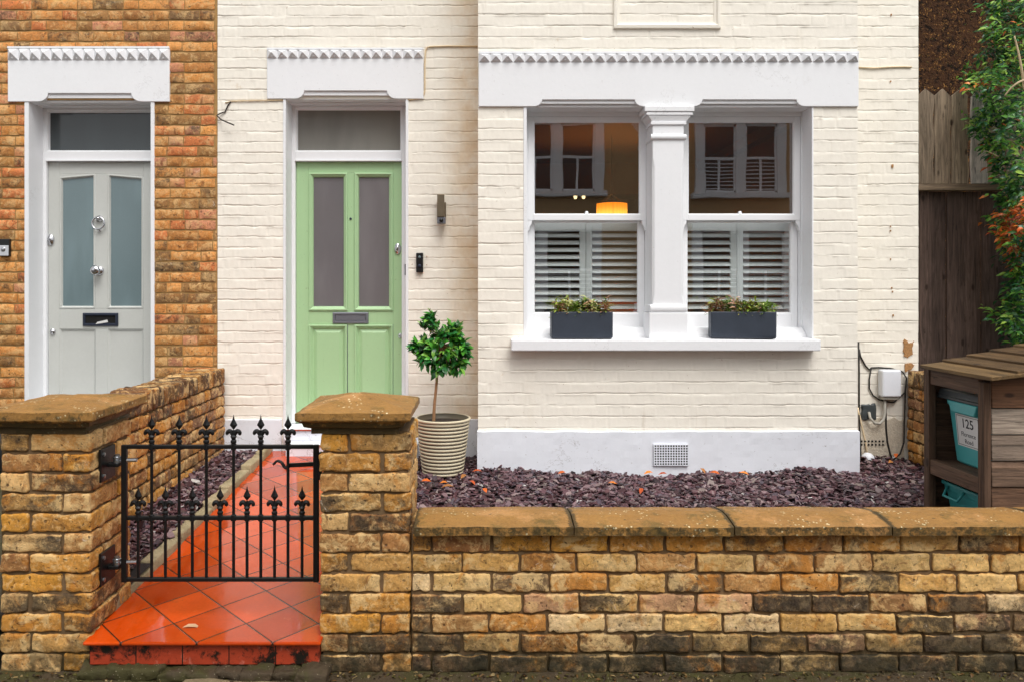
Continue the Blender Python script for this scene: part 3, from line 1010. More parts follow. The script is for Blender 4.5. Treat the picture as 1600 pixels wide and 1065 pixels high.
def door(parent, x0, x1, zt, glass, panels, gm, pm, deep, name='front_door'):
    """glass/panels: quads in photo px (x0,x1,ytl,ytr,yb) outlining the moulding"""
    x0 += .002; x1 -= .002
    zt -= .004
    openings = []
    for q in glass + panels:
        openings.append([(X(q[0], YD), Z(q[4], YD)), (X(q[1], YD), Z(q[4], YD)), (X(q[1], YD), Z(q[3], YD)), (X(q[0], YD), Z(q[2], YD))])
    gl, pn = openings[:len(glass)], openings[len(glass):]
    mb = MB()
    yb_ = YD + .044
    a0, a1 = gl[0][0][0], gl[0][1][0]; b0, b1 = gl[1][0][0], gl[1][1][0]
    gz0 = gl[0][0][1]; gzt = max(gl[0][2][1], gl[0][3][1])
    pz1 = pn[0][2][1]; pz0 = pn[0][0][1]
    box(mb, x0, a0, YD, yb_, DBOT, zt); box(mb, b1, x1, YD, yb_, DBOT, zt)            # stiles
    box(mb, a0, b1, YD, yb_, pz1, gz0); box(mb, a0, b1, YD, yb_, DBOT, pz0)            # lock and bottom rail
    box(mb, a1, b0, YD, yb_, gz0, gzt); box(mb, a1, b0, YD, yb_, pz0, pz1)             # muntin
    box(mb, a0, b1, YD, yb_, gzt, zt)
    for q in gl:                                                                        # raked heads
        if abs(q[2][1] - q[3][1]) > .003:
            prism_y(mb, [q[3], q[2], (q[2][0], gzt), (q[3][0], gzt)], YD, yb_)
    if deep:
        prg = [(0, YD), (.002, YD - .010), (.012, YD - .013), (.022, YD - .004), (.030, YD + .002), (.036, YD + .018)]
        prp = [(0, YD), (.002, YD - .010), (.012, YD - .012), (.024, YD + .006), (.034, YD + .018), (.036, YD + .018), (.062, YD + .004), (.064, YD + .004)]
    else:
        prg = [(0, YD), (.004, YD - .004), (.012, YD - .004), (.018, YD + .006), (.022, YD + .016)]
        prp = [(0, YD), (.005, YD + .004), (.012, YD + .010), (.016, YD + .014), (.03, YD + .014)]
    for q in gl: ring(mb, q, prg)
    for q in pn:
        ring(mb, q, prp)
        e = prp[-1][0]
        c = [(q[0][0]+e, q[0][1]+e), (q[1][0]-e, q[1][1]+e), (q[2][0]-e, q[2][1]-e), (q[3][0]+e, q[3][1]-e)]
        mb.add([(x, prp[-1][1], z) for x, z in c], [(0, 1, 2, 3)])
    d = mb.build(name, pm, parent, bevel=.0022)
    e = prg[-1][0] - .006
    for q in gl:
        mb = MB()
        c = [(q[0][0]+e, q[0][1]+e), (q[1][0]-e, q[1][1]+e), (q[2][0]-e, q[2][1]-e), (q[3][0]+e, q[3][1]-e)]
        prism_y(mb, c, prg[-1][1] - .003, prg[-1][1] + .004)
        mb.build('glass_pane', gm, d)
    return d
gd = door(painted, g0, g1, dzt, [(482.5, 543.5, 270, 270, 486), (553.5, 614.5, 270, 270, 486)],
          [(482.5, 542.5, 507, 507, 634), (553.5, 614, 507, 507, 634)], M['frost_grey'], M['green'], True)
gd["label"] = "pale green panelled front door with frosted panes"
ld = door(brick_house, l0, l1, dzt, [(93, 149, 276.5, 272, 482.5), (168, 224, 272, 276.5, 482.5)],
          [(93, 149, 514, 514, 634), (168, 224, 514, 514, 634)], M['frost_blue'], M['grey'], False)
ld["label"] = "pale grey panelled front door with chrome knocker"

def letterbox(parent, px0, px1, py0, py1, m, open_=False):
    x0, x1, z1, z0 = X(px0, YD), X(px1, YD), Z(py0, YD), Z(py1, YD)
    mb = MB()
    ring(mb, rect(x0, x1, z0, z1), [(0, YD), (.001, YD - .010), (.006, YD - .014), (.018, YD - .014), (.021, YD - .006), (.022, YD - .005)])
    if not open_:
        box(mb, x0 + .0225, x1 - .0225, YD - .009, YD - .002, z0 + .0225, z1 - .0225)
    o = mb.build('letterbox', m, parent, bevel=.0015)
    if open_:
        mb = MB(); box(mb, x0 + .02, x1 - .02, YD - .004, YD - .001, z0 + .02, z1 - .02); mb.build('slot', M['hole'], o)
    return o
letterbox(gd, 520, 576, 488, 505.5, M['grey_metal'])
letterbox(ld, 130, 185, 489, 509.5, M['dark_metal'], True)
mb = MB()
hexa(mb, [(X(151,YD), YD-.017, Z(506.5,YD)), (X(170,YD), YD-.017, Z(503.5,YD)), (X(170,YD), YD-.010, Z(503.5,YD)), (X(151,YD), YD-.010, Z(506.5,YD)),
          (X(154,YD), YD-.019, Z(503,YD)), (X(169,YD), YD-.019, Z(499.5,YD)), (X(169,YD), YD-.012, Z(499.5,YD)), (X(154,YD), YD-.012, Z(503,YD))])
tag(mb.build('newspaper', M['paper']), 'white folded paper sticking out of the dark letterbox of the grey door', 'paper')

def escutcheon(parent, px, py, rw, rh, m, name='lock'):
    x, z = X(px, YD), Z(py, YD)
    mb = MB()
    n = 24
    def el(f, yy): return [(x + rw * f * math.cos(2*math.pi*k/n), yy, z + rh * f * math.sin(2*math.pi*k/n)) for k in range(n)]
    lv = [(1, YD), (1, YD - .008), (.88, YD - .013), (.5, YD - .014), (.46, YD - .020), (.2, YD - .021)]
    V = [p for f, yy in lv for p in el(f, yy)]
    F = [(i*n+k, i*n+(k+1) % n, (i+1)*n+(k+1) % n, (i+1)*n+k) for i in range(len(lv)-1) for k in range(n)]
    F.append(tuple((len(lv)-1)*n + k for k in range(n)))
    mb.add(V, [f[::-1] for f in F])
    o = mb.build(name, m, parent, smooth=True)
    mb = MB(); box(mb, x - .0015, x + .0015, YD - .0225, YD - .020, z - .007, z + .003); mb.build('keyhole', M['hole'], o)
escutcheon(gd, 621.5, 389, .025, .044, M['chrome'])
escutcheon(gd, 625, 524, .016, .018, M['chrome'])
escutcheon(ld, 80, 375, .026, .044, M['chrome'])
escutcheon(ld, 83, 518, .020, .024, M['chrome'])
mb = MB(); lathe(mb, [(.009, 0), (.009, -.006), (.006, -.008), (.0001, -.008)], (X(548, YD), YD, Z(342, YD)), 'y', 16)
mb.build('peephole', M['dark_metal'], gd)
mb = MB(); box(mb, X(632.5, YR), X(635, YR) , YR - .004, YR, Z(430, YR), Z(413, YR)); mb.build('strike_plate', M['dark_metal'], fr_g)
# ring knocker, centre knob
kx, kz = X(156, YD), Z(342, YD)
mb = MB()
lathe(mb, [(.026, 0), (.026, -.006), (.017, -.012), (.012, -.03), (.014, -.036), (.0001, -.038)], (kx, YD, kz), 'y', 24)
kn = mb.build('knocker', M['chrome'], ld, smooth=True)
mb = MB(); lathe(mb, [(.012, 0), (.012, -.012), (.0001, -.016)], (kx, YD, kz - .088), 'y', 16); mb.build('striker', M['chrome'], ld, smooth=True)
mb = MB()
rr, cz_ = .046, kz - .036
tube(mb, [(kx + rr * math.sin(2*math.pi*k/32), YD - .026 + .004 * math.cos(2*math.pi*k/32), cz_ + rr * math.cos(2*math.pi*k/32)) for k in range(33)], .0065, 10, cap=False)
mb.build('knocker_ring', M['chrome'], ld, smooth=True)
mb = MB()
lathe(mb, [(.036, 0), (.036, -.006), (.026, -.012), (.014, -.018), (.014, -.034), (.026, -.042), (.037, -.056), (.038, -.066), (.030, -.078), (.014, -.084), (.0001, -.085)], (X(155, YD), YD, Z(423, YD)), 'y', 28)
mb.build('door_knob', M['chrome'], ld, smooth=True)
# door steps of the green door
mb = MB()
sx0, sx1 = GX0 - .015, GX1 + .02
xl_ = X(446, 5.45)
box(mb, xl_, sx1 + .08, 5.452, YR, .12, .338)
box(mb, sx0 + .01, sx1 + .006, 5.60, YR, .339, DBOT)
stp = mb.build('doorstep', M['plinth'], painted, bevel=.005)
mb = MB()
box(mb, sx0 + .004, sx1 + .012, 5.585, 5.599, .414, DBOT - .002); mb.build('step_nosing', M['riser'], stp, bevel=.003)
mb = MB(); box(mb, xl_ - .006, sx1 + .086, 5.44, 5.454, .331, .3395); mb.build('step_nosing', M['riser'], stp, bevel=.003)
mb = MB(); box(mb, LX0 - .02, LX1 + .02, YM - .06, YR + .03, .12, DBOT); mb.build('doorstep', M['plinth'], brick_house, bevel=.006)

# ------------------------------------------------------------------ bay windows
YU, YL = 5.352, 5.398
def window(i):
    sx = i * 1.066 * 1.0
    gx0u, gx1u = (X(834, YU), X(1000.5, YU)) if i == 0 else (X(1075.5, YU), X(1241.5, YU))
    zt, zm1 = Z(190, YU), Z(335.5, YU)
    zmr = Z(344.5, YU)
    gx0l, gx1l = gx0u + .004, gx1u - .002
    zl1, zl0 = Z(347, YL), Z(490, YL)
    zbot = Z(512, YL)
    rx0 = WX[0][0] if i == 0 else gx0u - .12
    rx1 = gx1u + .12 if i == 0 else WX[1][1]
    w = MB()
    fy = YU - .012
    sw = .042
    ox0, ox1 = gx0u - sw, gx1u + sw
    # box frame
    box(w, rx0 - .02 if i == 0 else rx0, ox0, fy, YL + .08, zbot, WZ1 + .02)
    box(w, ox1, rx1 + .02 if i == 1 else rx1, fy, YL + .08, zbot, WZ1 + .02)
    box(w, ox0, ox1, fy, YL + .08, zt + .034, WZ1 + .02)
    root = w.build('window', M['gloss_white'], painted, bevel=.003)
    root["label"] = ["sash window with the lit lamp behind its upper pane", "sash window on the right of the white pillar"][i]
    m = MB()
    box(m, ox0 + .001, gx0u, YU, YL - .004, zmr, zt + .033); box(m, gx1u, ox1 - .001, YU, YL - .004, zmr, zt + .033)
    box(m, gx0u, gx1u, YU, YL - .004, zt, zt + .033); box(m, gx0u, gx1u, YU - .003, YL - .004, zmr, zm1)
    ring(m, rect(gx0u, gx1u, zm1, zt), [(0, YU + .002), (.004, YU + .004), (.008, YU + .018)])
    for s, xx in ((1, ox0), (-1, ox1)):          # sash horns
        a = xx + s * .001
        P = [(a, zmr), (a, zmr - .075), (a + s * .008, zmr - .07), (a + s * .014, zmr - .045), (a + s * .026, zmr - .026), (a + s * .032, zmr)]
        if s == 1: P = P
        else: P = P[::-1]
        prism_y(m, P, YU + .002, YL - .006)
    us = m.build('upper_sash', M['gloss_white'], root, bevel=.0025)
    m = MB(); box(m, gx0u + .002, gx1u - .002, YU + .018, YU + .022, zm1 + .002, zt - .002); m.build('pane', M['glass'], us)
    m = MB()
    box(m, ox0 + .002, gx0l, YL, YL + .04, zbot, zmr + .035); box(m, gx1l, ox1 - .002, YL, YL + .04, zbot, zmr + .035)
    box(m, gx0l, gx1l, YL, YL + .04, zbot, zl0); box(m, gx0l, gx1l, YL, YL + .04, zl1, zmr + .035)
    ring(m, rect(gx0l, gx1l, zl0, zl1), [(0, YL + .002), (.004, YL + .004), (.008, YL + .018)])
    ls = m.build('lower_sash', M['gloss_white'], root, bevel=.0025)
    m = MB(); box(m, gx0l + .002, gx1l - .002, YL + .018, YL + .022, zl0 + .002, zl1 - .002); m.build('pane', M['glass'], ls)
    cx_ = X(917 if i == 0 else 1157, YU)
    m = MB(); lathe(m, [(.016, 0), (.016, .006), (.011, .009), (.012, .018), (.007, .024), (.0001, .025)], (cx_, YU + .012, zm1), 'z', 14)
    m.build('sash_fastener', M['gloss_white'], us, smooth=True)
    # plantation shutters inside
    ys = YL + .10
    zts = Z(340, ys); 
    cpx = 915.5 if i == 0 else 1151.5
    xm = X(cpx, ys)
    for s in (0, 1):
        a, b = (ox0 - .03, xm - .0015) if s == 0 else (xm + .0015, ox1 + .03)
        m = MB()
        st = .043
        zb_ = zbot - .02
        box(m, a, a + st, ys, ys + .028, zb_, zts); box(m, b - st, b, ys, ys + .028, zb_, zts)
        box(m, a + st, b - st, ys, ys + .028, Z(361, ys), zts); box(m, a + st, b - st, ys, ys + .028, zb_, zb_ + .05)
        sh = m.build('shutter', M['shutter'], root, bevel=.002)
        m = MB()
        pit = 11.15 * ys / FPX
        z = Z(361, ys) - pit * .62
        ang = R(31)
        while z > zb_ + .06:
            hw, th = .031, .0045
            pr = []
            for k in range(10):
                t = 2 * math.pi * k / 10
                u, v = hw * math.cos(t), th * math.sin(t)
                pr.append((ys + .014 + u * math.cos(ang) - v * math.sin(ang), z + u * math.sin(ang) + v * math.cos(ang)))
            prism_x(m, pr, a + st + .001, b - st - .001)
            z -= pit
        m.build('slats', M['shutter'], sh)
window(0); window(1)
# reveals of the two openings
mb = MB()
box(mb, WX[0][0] - .022, WX[0][0], YB - .006, YL + .02, 1.09, WZ1 - .001); box(mb, WX[1][1], WX[1][1] + .012, YB - .006, YL + .02, 1.09, WZ1 - .001)
box(mb, WX[0][0], WX[1][1], YB + .10, YL + .05, WZ1 - .002, WZ1 + .05)
mb.build('window_reveal', M['white'], painted, bevel=.003)
# sill: stone slab plus timber sub-sill
mb = MB()
ys0 = 5.085
zst, zsb = Z(531, ys0), Z(548, ys0)
xs0, xs1 = X(799, ys0), X(1283, ys0)
prism_x(mb, [(ys0, zsb), (YB + .2, zsb), (YB + .2, zst + .006), (YB + .1, zst + .006), (ys0, zst)], xs0, xs1)
sill = mb.build('window_sill', M['white'], painted, bevel=.006)
mb = MB()
zss = Z(512, YU - .02)
prism_x(mb, [(YU - .085, zst), (YL + .1, zst), (YL + .1, zss + .004), (YU - .02, zss), (YU - .075, zss - .04)], WX[0][0], WX[1][1])
mb.build('timber_sill', M['white'], sill, bevel=.004)
# pillar
yp = YB - .012
PX = lambda a: X(a, yp)
PZ = lambda a: Z(a, yp)
mb = MB()
zc0, zc1 = PZ(250), PZ(462)
shw0, shw1 = PX(1019), PX(1068)
box(mb, shw0, shw1, yp + .004, YU - .01, PZ(488), PZ(172))
ch = .014
prism = [(shw0 + .0, yp + .004)]
# chamfered face of the shaft
V = []
for z, c in ((PZ(486), 0), (PZ(474), 0), (PZ(462), ch), (PZ(262), ch), (PZ(248), 0), (PZ(180), 0)):
    V += [(shw0, yp + .0039, z), (shw0 + c + .001, yp - .010 + .0139 * 0, z), (shw1 - c - .001, yp - .010, z), (shw1, yp + .0039, z)]
F = []
for k in range(5):
    for i in range(3):
        F.append((4*k+i, 4*k+i+1, 4*k+4+i+1, 4*k+4+i))
mb.add(V, F)
pil = mb.build('pillar', M['white'], painted, bevel=.004)
mb = MB()
def slab(a, b, t, bt, d):
    box(mb, PX(a), PX(b), yp - d, YU - .011 - d * .01, PZ(bt), PZ(t))
slab(1006, 1083, 168, 176, .034); slab(1009, 1081, 176.3, 181.5, .028)
hexa(mb, [(PX(1018), yp - .012, PZ(191)), (PX(1072), yp - .012, PZ(191)), (PX(1072), YU - .013, PZ(191)), (PX(1018), YU - .013, PZ(191)),
          (PX(1011), yp - .024, PZ(181.8)), (PX(1079), yp - .024, PZ(181.8)), (PX(1079), YU - .013, PZ(181.8)), (PX(1011), YU - .013, PZ(181.8))])
slab(1016, 1071.5, 191.3, 196, .020)
tr = []
for k in range(9):
    t = math.pi * (k / 8) - math.pi / 2
    tr.append((yp - .012 - .014 * math.cos(t), PZ(215) + .019 * math.sin(t)))
prism_x(mb, tr + [(YU - .013, PZ(210.6)), (YU - .013, PZ(219.4))], PX(1016), PX(1071.5))
mb.build('capital', M['white'], pil, bevel=.003)
mb = MB()
box(mb, PX(1013), PX(1073), yp - .03, YU - .011, zst + .001, PZ(488.5))
tr = []
for k in range(9):
    t = math.pi * (k / 8) - math.pi / 2
    tr.append((yp - .014 - .016 * math.cos(t), PZ(482) + .026 * math.sin(t)))
prism_x(mb, tr + [(YU - .013, PZ(476.2)), (YU - .013, PZ(487.8))], PX(1014.5), PX(1072))
mb.build('pillar_base', M['white'], pil, bevel=.005)

# the room behind the bay
mb = MB()
rx0, rx1, ry0, ry1, rz0, rz1 = .14, 2.42, YL + .16, 11.5, .45, 2.78
box(mb, rx0 - .1, rx0, ry0, ry1, rz0, rz1); box(mb, rx1, rx1 + .1, ry0, ry1, rz0, rz1)
box(mb, rx0 - .1, rx1 + .1, ry1, ry1 + .1, rz0, rz1); box(mb, rx0 - .1, rx1 + .1, ry0 - .1, ry1 + .1, rz1 + .001, rz1 + .1)
box(mb, rx0, rx0 + .08, ry0, ry1, rz1 - .09, rz1 - .001); box(mb, rx1 - .08, rx1, ry0, ry1, rz1 - .09, rz1 - .001)
box(mb, rx0, rx1, 8.2, 8.35, 2.45, rz1 - .002)
mb.build('room', M['room'], painted)
mb = MB(); box(mb, rx0, rx1, ry0 - .05, ry1, rz0 - .1, rz0 - .001); mb.build('room_floor', M['room_floor'], painted)

# ------------------------------------------------------------------ things inside
lx, ly = X(956, 6.7), 6.7
lzt = Z(319, 6.7)
lamp = thing('pendant_lamp', 'lit orange drum pendant lamp hanging in the room behind the left sash window', 'lamp', (lx, ly, lzt - .2))
g = G("lit_orange_shade")
x_, y_, z_ = g.xyz()
stripe = g.math('MULTIPLY_ADD', g.noise(1, 2, vec=g.mapping((70, 70, 1))), .9, .5)
c = g.mix(g.step(z_, lzt - .01, lzt - .12), S(226, 120, 14), S(255, 190, 70))
g.bsdf(c, .8, emit=c, emit_s=g.math('MULTIPLY', stripe, 1.9))
M['shade'] = g.m
mb = MB(); lathe(mb, [(.132, 0), (.134, -.10), (.136, -.2), (.130, -.2), (.126, 0), (.132, 0)], (lx, ly, lzt), 'z', 40)
mb.build('lamp_shade', M['shade'], lamp, smooth=True)
mb = MB()
lathe(mb, [(.136, .002), (.136, .010), (.128, .010), (.128, .002), (.136, .002)], (lx, ly, lzt), 'z', 40)
for k in range(4):
    an = k * math.pi / 2 + .5
    tube(mb, [(lx + .132 * math.cos(an), ly + .132 * math.sin(an), lzt + .006), (lx, ly, lzt + .09)], .002, 6)
mb.build('shade_ring', M['dark_metal'], lamp)
mb = MB(); tube(mb, [(lx, ly, lzt - .08), (lx, ly, rz1)], .003, 6); mb.build('flex', M['black_cable'], lamp)
pt = bpy.data.lights.new("bulb", 'POINT'); pt.energy = 5; pt.color = (1, .55, .18); pt.shadow_soft_size = .06
po = bpy.data.objects.new("bulb", pt); COL.objects.link(po); po.location = (lx, ly, lzt - .12); attach(po, lamp)
sxx, syy, szz = X(905, 10.4), 10.4, 2.74
spot = thing('ceiling_spotlight', 'small twin ceiling spotlight glowing at the back of the room', 'spotlight', (sxx, syy, szz))
mb = MB(); box(mb, sxx - .09, sxx + .09, syy - .02, syy + .02, szz - .004, szz + .036); mb.build('spot_bar', M['dark_metal'], spot, bevel=.004)
g = G("glowing_bulb"); g.bsdf((1, .9, .7), .5, emit=(1, .74, .36), emit_s=2.2); M['bulb'] = g.m
for s in (-1, 1):
    mb = MB(); lathe(mb, [(.0001, -.034), (.015, -.028), (.023, -.008), (.023, .012), (.014, .028), (.0001, .032)], (sxx + s * .055, syy - .03, szz - .06), 'z', 16)
    mb.build('spot_bulb', M['bulb'], spot, smooth=True)
mb = MB(); box(mb, .35, 1.6, 10.9, 11.4, rz0, 1.25); box(mb, .33, 1.62, 10.88, 11.42, 1.25, 1.29)
sb = mb.build('sideboard', M['furniture'], None, bevel=.01); tag(sb, 'dark wooden sideboard at the back of the lit room', 'sideboard')
mb = MB()
rough_brick(mb, (1.15, 6.9, .46), (1.95, 7.5, .88), .06, .01, .08, None, 4); rough_brick(mb, (1.15, 7.3, .88), (1.95, 7.55, 1.32), .08, .01, .08, None, 5)
rough_brick(mb, (1.02, 6.9, .46), (1.18, 7.5, 1.05), .05, .01, .08, None, 6); rough_brick(mb, (1.92, 6.9, .46), (2.08, 7.5, 1.05), .05, .01, .08, None, 7)
tag(mb.build('armchair', M['terracotta'], None, smooth=True), 'rust coloured armchair seen through the shutter slats', 'armchair')

# ------------------------------------------------------------------ garden walls and piers
ROW0 = -.035
def pier(name, label, x0, x1, y0, y1, ztop, pal, seed):
    t = thing(name, label, 'gate pier', ((x0+x1)/2, (y0+y1)/2, 0))
    mb = MB()
    k = 0
    z = ROW0
    j = .010
    while z < ztop - .03:
        za, zb = z + j / 2, z + PITCH - j / 2
        w, h = .105, .225
        L = x1 - x0; D = y1 - y0
        if k % 2 == 0:
            br = [(x0, x0 + L - w - j, y0, y0 + w), (x1 - w, x1, y0, y0 + D - w - j), (x0 + w + j, x1, y1 - w, y1), (x0, x0 + w, y0 + w + j, y1)]
        else:
            br = [(x0, x0 + w, y0, y0 + D - w - j), (x0 + w + j, x1, y0, y0 + w), (x1 - w, x1, y0 + w + j, y1), (x0, x0 + L - w - j, y1 - w, y1)]
        for q, (a, b, c, d) in enumerate(br):
            random.seed(seed * 100 + k * 7 + q)
            cc = pick(pal)
            so = random.choice([0, 0, .1, .3, .5, .65]) if k > 3 else random.choice([.1, .4, .7, .85])
            e = random.uniform(-.003, .003)
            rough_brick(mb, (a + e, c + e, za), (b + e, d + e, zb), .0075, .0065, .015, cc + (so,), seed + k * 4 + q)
        z += PITCH
        k += 1
    o = mb.build('brickwork', M['brick'], t, smooth=True)
    mb = MB(); box(mb, x0 + .011, x1 - .011, y0 + .011, y1 - .011, -.05, z + .004)
    mb.build('mortar', M['mortar'], o)
    return t, z
def cap(parent, x0, x1, y0, y1, zb, ztop, zap, seed):
    """stone cap: cove, fillet, square lip, low pyramid"""
    mb = MB()
    lv = [(.052, zb), (.050, zb + .022), (.028, zb + .03), (.022, zb + .046), (.002, zb + .056), (0, zb + .06), (0, ztop - .004), (.006, ztop)]
    n = 12
    V, F = [], []
    def loop(ins, z):
        a, b, c, d = x0 + ins, x1 - ins, y0 + ins, y1 - ins
        pts = []
        for k in range(n): pts.append((a + (b-a)*k/n, c, z))
        for k in range(n): pts.append((b, c + (d-c)*k/n, z))
        for k in range(n): pts.append((b - (b-a)*k/n, d, z))
        for k in range(n): pts.append((a, d - (d-c)*k/n, z))
        return pts
    for ins, z in lv: V += loop(ins, z)
    hx, hy = (x1 - x0) / 2, (y1 - y0) / 2
    for f in (.2, .45, .7, .9, .97):
        pts = loop(.006, ztop)
        cxm, cym = (x0 + x1) / 2, (y0 + y1) / 2
        V += [(cxm + (p[0]-cxm) * (1-f), cym + (p[1]-cym) * (1-f), ztop + (zap - ztop) * f) for p in pts]
    V = np.array(V)
    q = V.copy()
    V[:, 2] += .004 * vn(q, 18, seed) * (q[:, 2] > zb + .01) + .0015 * vn(q, 60, seed + 5)
    V[:, 0] += .003 * vn(q, 20, seed + 1); V[:, 1] += .003 * vn(q, 20, seed + 2)
    m = 4 * n
    for i in range(len(V) // m - 1):
        for k in range(m):
            l = (k + 1) % m
            F.append((i*m+k, i*m+l, (i+1)*m+l, (i+1)*m+k))
    F.append(tuple(range((len(V)//m - 1) * m, len(V))))
    F.append(tuple(range(m - 1, -1, -1)))
    mb.add(V, F, (1, 1, 1))
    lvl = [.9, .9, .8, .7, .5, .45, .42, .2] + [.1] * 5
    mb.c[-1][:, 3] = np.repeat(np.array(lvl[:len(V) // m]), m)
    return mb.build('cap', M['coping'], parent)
PRX0, PRX1 = X(500, YF), X(641, YF)
pr_, prz = pier('gate_pier', 'square yellow brick gate pier with pyramid stone cap right of the gate', PRX0, PRX1, YF, YF + .345, .885, PAL_PIER, 5)
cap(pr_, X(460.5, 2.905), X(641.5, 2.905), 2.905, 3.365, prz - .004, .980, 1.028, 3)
PLX0, PLX1 = X(141, YF) - .345, X(141, YF)
pl_, plz = pier('gate_pier', 'brown brick gate pier with flat mossy cap carrying the gate hinges', PLX0, PLX1, YF, YF + .345, .885, PAL_PIER, 9)
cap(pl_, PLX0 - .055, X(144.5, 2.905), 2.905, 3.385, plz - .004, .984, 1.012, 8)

# front garden wall
fw = thing('front_wall', 'low yellow stock brick front garden wall with four stone coping slabs', 'garden wall', (1.4, YF + .1, 0))
mb = MB()
XW0, XW1 = PRX1 + .004, 3.2
for k in range(7):
    z0 = ROW0 + k * PITCH
    x = XW0 - (.03 if k % 2 else .145)
    q = 0
    while x < XW1:
        ln = .2255 + random.uniform(-.006, .006)
        a, b = max(x, XW0) + .005, min(x + ln, XW1) - .005
        random.seed(k * 1000 + q * 13 + 5)
        c = pick(PAL_WALL if k < 6 else PAL_SIDE + PAL_PIER)
        so = {0: [1.0, 1.15, 1.2, .9], 1: [.6, .9, 1.05, .25, .9], 2: [.0, .8, .1, .9, .3], 3: [.0, .8, .95, .1, .55, .2], 4: [0, .1, .8, 0, .1, .3], 5: [0, .05, .1, .4], 6: [.1, .3, .4, .6]}[k]
        so = random.choice(so)
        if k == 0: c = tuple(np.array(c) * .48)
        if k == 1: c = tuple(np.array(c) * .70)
        if b - a > .03:
            e = random.uniform(-.004, .003); ez = random.uniform(-.0015, .0015)
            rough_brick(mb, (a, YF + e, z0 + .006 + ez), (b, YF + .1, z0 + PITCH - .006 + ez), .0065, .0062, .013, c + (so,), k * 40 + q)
        x += ln
        q += 1
bw = mb.build('brickwork', M['brick'], fw, smooth=True)
mb = MB(); box(mb, XW0, XW1, YF + .013, YF + .215, -.05, .512); mb.build('mortar', M['mortar'], bw)
yc0, yc1 = 2.912, 3.19
jx = [X(646, yc0), X(897, yc0), X(1148, yc0), X(1395, yc0), X(1646, yc0), XW1]
for i in range(5):
    a, b = jx[i] + .0025, jx[i + 1] - .0025
    mb = MB()
    nseg = 24
    prof = [(yc0 + .03, .5125), (yc0, .513), (yc0, .545), (yc0 + .003, .5485), (yc0 + .085, .5615), (yc0 + .10, .5635), (yc0 + .16, .5635), (yc1 - .02, .548), (yc1, .53), (yc1, .5125)]
    V = []
    for s in range(nseg + 1):
        xx = a + (b - a) * s / nseg
        inset = .0015 if s in (0, nseg) else 0
        for yy, zz in prof: V.append((xx, yy + (inset if yy == yc0 else 0), zz - inset))
    V = np.array(V); q = V.copy()
    V[:, 2] += .003 * vn(q, 9, i) + .0012 * vn(q, 50, i + 2); V[:, 1] += .003 * vn(q, 12, i + 4)
    m = len(prof); F = []
    for s in range(nseg):
        for k in range(m):
            l = (k + 1) % m
            F.append((s*m+k, (s+1)*m+k, (s+1)*m+l, s*m+l)[::-1])
    F += [tuple(range(m)), tuple(range((nseg+1)*m-1, nseg*m-1, -1))]
    mb.add(V, F, (1, 1, 1))
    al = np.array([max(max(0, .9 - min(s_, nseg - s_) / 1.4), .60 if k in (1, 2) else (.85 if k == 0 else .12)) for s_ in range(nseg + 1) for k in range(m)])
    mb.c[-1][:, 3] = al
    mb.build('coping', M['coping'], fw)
mb = MB(); box(mb, jx[0], XW1, yc0 + .02, yc1 - .03, .5125, .538); mb.build('bedding', M['mortar'], fw)

def side_wall(name, label, xf, xback, y0, y1, ztop, seed, flip=False):
    """garden wall along y; the seen face is at xf"""
    t = thing(name, label, 'garden wall', ((xf + xback) / 2, (y0 + y1) / 2, 0))
    mb = MB()
    lo, hi = min(xf, xback), max(xf, xback)
    y = y0
    q = 0
    while y < y1 - .02:                                   # brick on edge coping
        random.seed(seed * 37 + q)
        c = np.array(pick(PAL_SIDE)) * random.uniform(.22, .62)
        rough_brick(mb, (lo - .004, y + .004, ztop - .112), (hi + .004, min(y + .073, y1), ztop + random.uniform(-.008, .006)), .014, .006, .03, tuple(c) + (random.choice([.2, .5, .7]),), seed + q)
        y += .077; q += 1
    z = ztop - .117 - PITCH
    k = 0
    while z > -.05:
        y = y0 - (.0 if k % 2 else .11)
        flipb = 0
        while y < y1:
            ln = .225 if (k % 3 or flipb % 2) else .1125
            flipb += 1
            a, b = max(y, y0) + .005, min(y + ln, y1) - .005
            random.seed(seed * 91 + k * 17 + int(y * 100))
            c = pick(PAL_SIDE)
            if b - a > .03:
                for xa, xb in ((lo, lo + .1), (hi - .1, hi)):
                    if (abs(xa - xf) < .01 or abs(xb - xf) < .01):
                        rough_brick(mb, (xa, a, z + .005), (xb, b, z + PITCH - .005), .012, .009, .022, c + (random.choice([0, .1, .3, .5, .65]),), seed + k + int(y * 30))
            y += ln
        z -= PITCH; k += 1
    o = mb.build('brickwork', M['brick'], t, smooth=True)
    mb = MB(); box(mb, lo + .012, hi - .012, y0 + .006, y1 - .003, -.05, ztop - .012); mb.build('mortar', M['dark_mortar'], o)
    return t
XS = X(351, YM - .03)
side_wall('party_wall', 'brown brick garden wall with brick on edge top between the two front doors', XS, XS - .215, YF + .36, YM - .02, .868, 13)
XR = X(1414, YM)
side_wall('party_wall', 'short brick garden wall behind the wooden bin store', XR, XR + .215, 4.55, YM - .02, Z(578, YM), 17)

